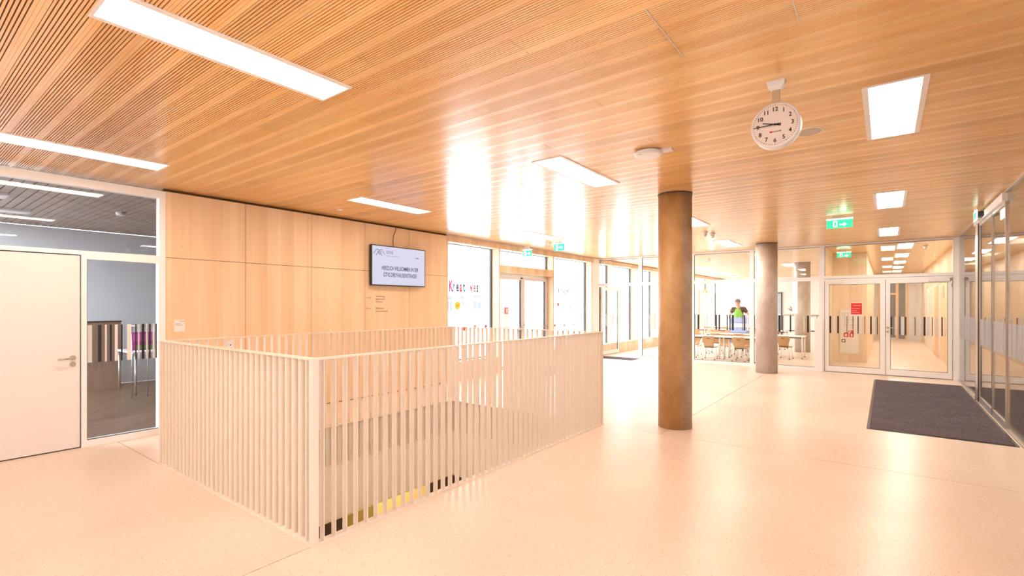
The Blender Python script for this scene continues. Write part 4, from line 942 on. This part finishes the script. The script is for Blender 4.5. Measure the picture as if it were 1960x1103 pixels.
skin('shoe', [(.115, .09, .04, .045), (.125, -.02, .04, .045), (.135, -.13, .035, .038)], [(0, 1), (1, 2)], BLACK, pr); skin('shoe', [(-.115, .09, .04, .045), (-.125, -.02, .04, .045), (-.135, -.13, .035, .038)], [(0, 1), (1, 2)], BLACK, pr)
ap = MB(); rws = [(1.42, -.185, .075), (1.36, -.20, .10), (1.26, -.20, .135), (1.14, -.165, .165), (1.0, -.13, .19), (.85, -.12, .20), (.68, -.13, .20), (.55, -.12, .19)]; na = 8
for s_ in (0, 1):
    for z, y, h in rws:
        for i in range(na+1):
            x = -h+2*h*i/na; ap.v.append((PX+x, PY+y+.10*(x/.2)**2+.006*s_, z))
ww = na+1; oo = len(rws)*ww
for k in range(len(rws)-1):
    for i in range(na):
        a = k*ww+i; ap.f += [(a, a+ww, a+ww+1, a+1), (oo+a, oo+a+1, oo+a+ww+1, oo+a+ww)]
    ap.f += [(k*ww, oo+k*ww, oo+k*ww+ww, k*ww+ww), (k*ww+na, k*ww+na+ww, oo+k*ww+na+ww, oo+k*ww+na)]
ap.m = [0]*len(ap.f)
a_ = obj('apron', ap, APR, pr, True); obj('neck_strap', MB().tube([(PX-.075, PY-.17, 1.41), (PX-.07, PY-.11, 1.50), (PX-.02, PY-.05, 1.525), (PX+.05, PY-.11, 1.50), (PX+.075, PY-.17, 1.41)], .009, 6), APR, a_)
hx, hy, hz = PX-.02, PY-.13, 1.64
obj('hair', MB().ball((hx, hy+.022, hz+.045), .093, 16, 10, .98, 1.02, .92), HAIR, pr, True)
obj('nose', MB().ball((hx, hy-.098, hz-.012), .016, 8, 6, .8, 1.2, 1.5), SKIN, pr, True)
for k in (-1, 1):
    obj('ear', MB().ball((hx+k*.083, hy+.005, hz-.01), .024, 8, 6, .4, .8, 1.2), SKIN, pr, True)
    e = obj('eye', MB().ball((hx+k*.031, hy-.080, hz+.012), .010, 8, 6), PLAST, pr, True); obj('iris', MB().ball((hx+k*.031, hy-.088, hz+.012), .005, 6, 4), BLACK, e)
obj('mouth', MB().ball((hx, hy-.085, hz-.052), .022, 8, 6, 1, .35, .25), mat('lips', (.5, .16, .14), .5), pr, True)
gm = MB()
for k in (-1, 1):
    pts = [(hx+k*.033+.024*math.cos(a), hy-.098, hz+.012+.018*math.sin(a)) for a in [2*math.pi*i/12 for i in range(13)]]; gm.tube(pts, .003, 6); gm.tube([(hx+k*.057, hy-.098, hz+.015), (hx+k*.085, hy-.01, hz+.012)], .003, 6)
gm.tube([(hx-.009, hy-.1, hz+.014), (hx+.009, hy-.1, hz+.014)], .003, 6); obj('glasses', gm, BLACK, pr)
for k, wr_ in ((1, Vector((.27, -.22, 1.14))), (-1, Vector((-.26, -.30, 1.15)))):
    d = Vector((-k*.25, -.9, -.25)).normalized(); s_ = Vector((k, -.25*k*k, 0)).normalized(); up = d.cross(s_).normalized()
    nd_ = [tuple(wr_)+(.026,), tuple(wr_+d*.045)+((.040, .018),), tuple(wr_+d*.085)+((.042, .016),)]; ed = [(0, 1), (1, 2)]
    for j, (off, L) in enumerate(((-.030, .062), (-.010, .075), (.010, .070), (.030, .055))):
        p = wr_+d*.088+s_*off; q = p+d*L*.55; r_ = q+(d*.5+Vector((0, 0, -1))*.8).normalized()*L*.5; i0 = len(nd_)
        nd_ += [tuple(p)+(.0095,), tuple(q)+(.0085,), tuple(r_)+(.0075,)]; ed += [(2, i0), (i0, i0+1), (i0+1, i0+2)]
    p = wr_+d*.03-s_*.035*k; q = p+(d-s_*k*.7).normalized()*.04; r_ = q+(d*.9+Vector((0, 0, -.5))).normalized()*.032; i0 = len(nd_)
    nd_ += [tuple(p)+(.012,), tuple(q)+(.010,), tuple(r_)+(.009,)]; ed += [(1, i0), (i0, i0+1), (i0+1, i0+2)]
    skin('hand', nd_, ed, SKIN, pr, 1)
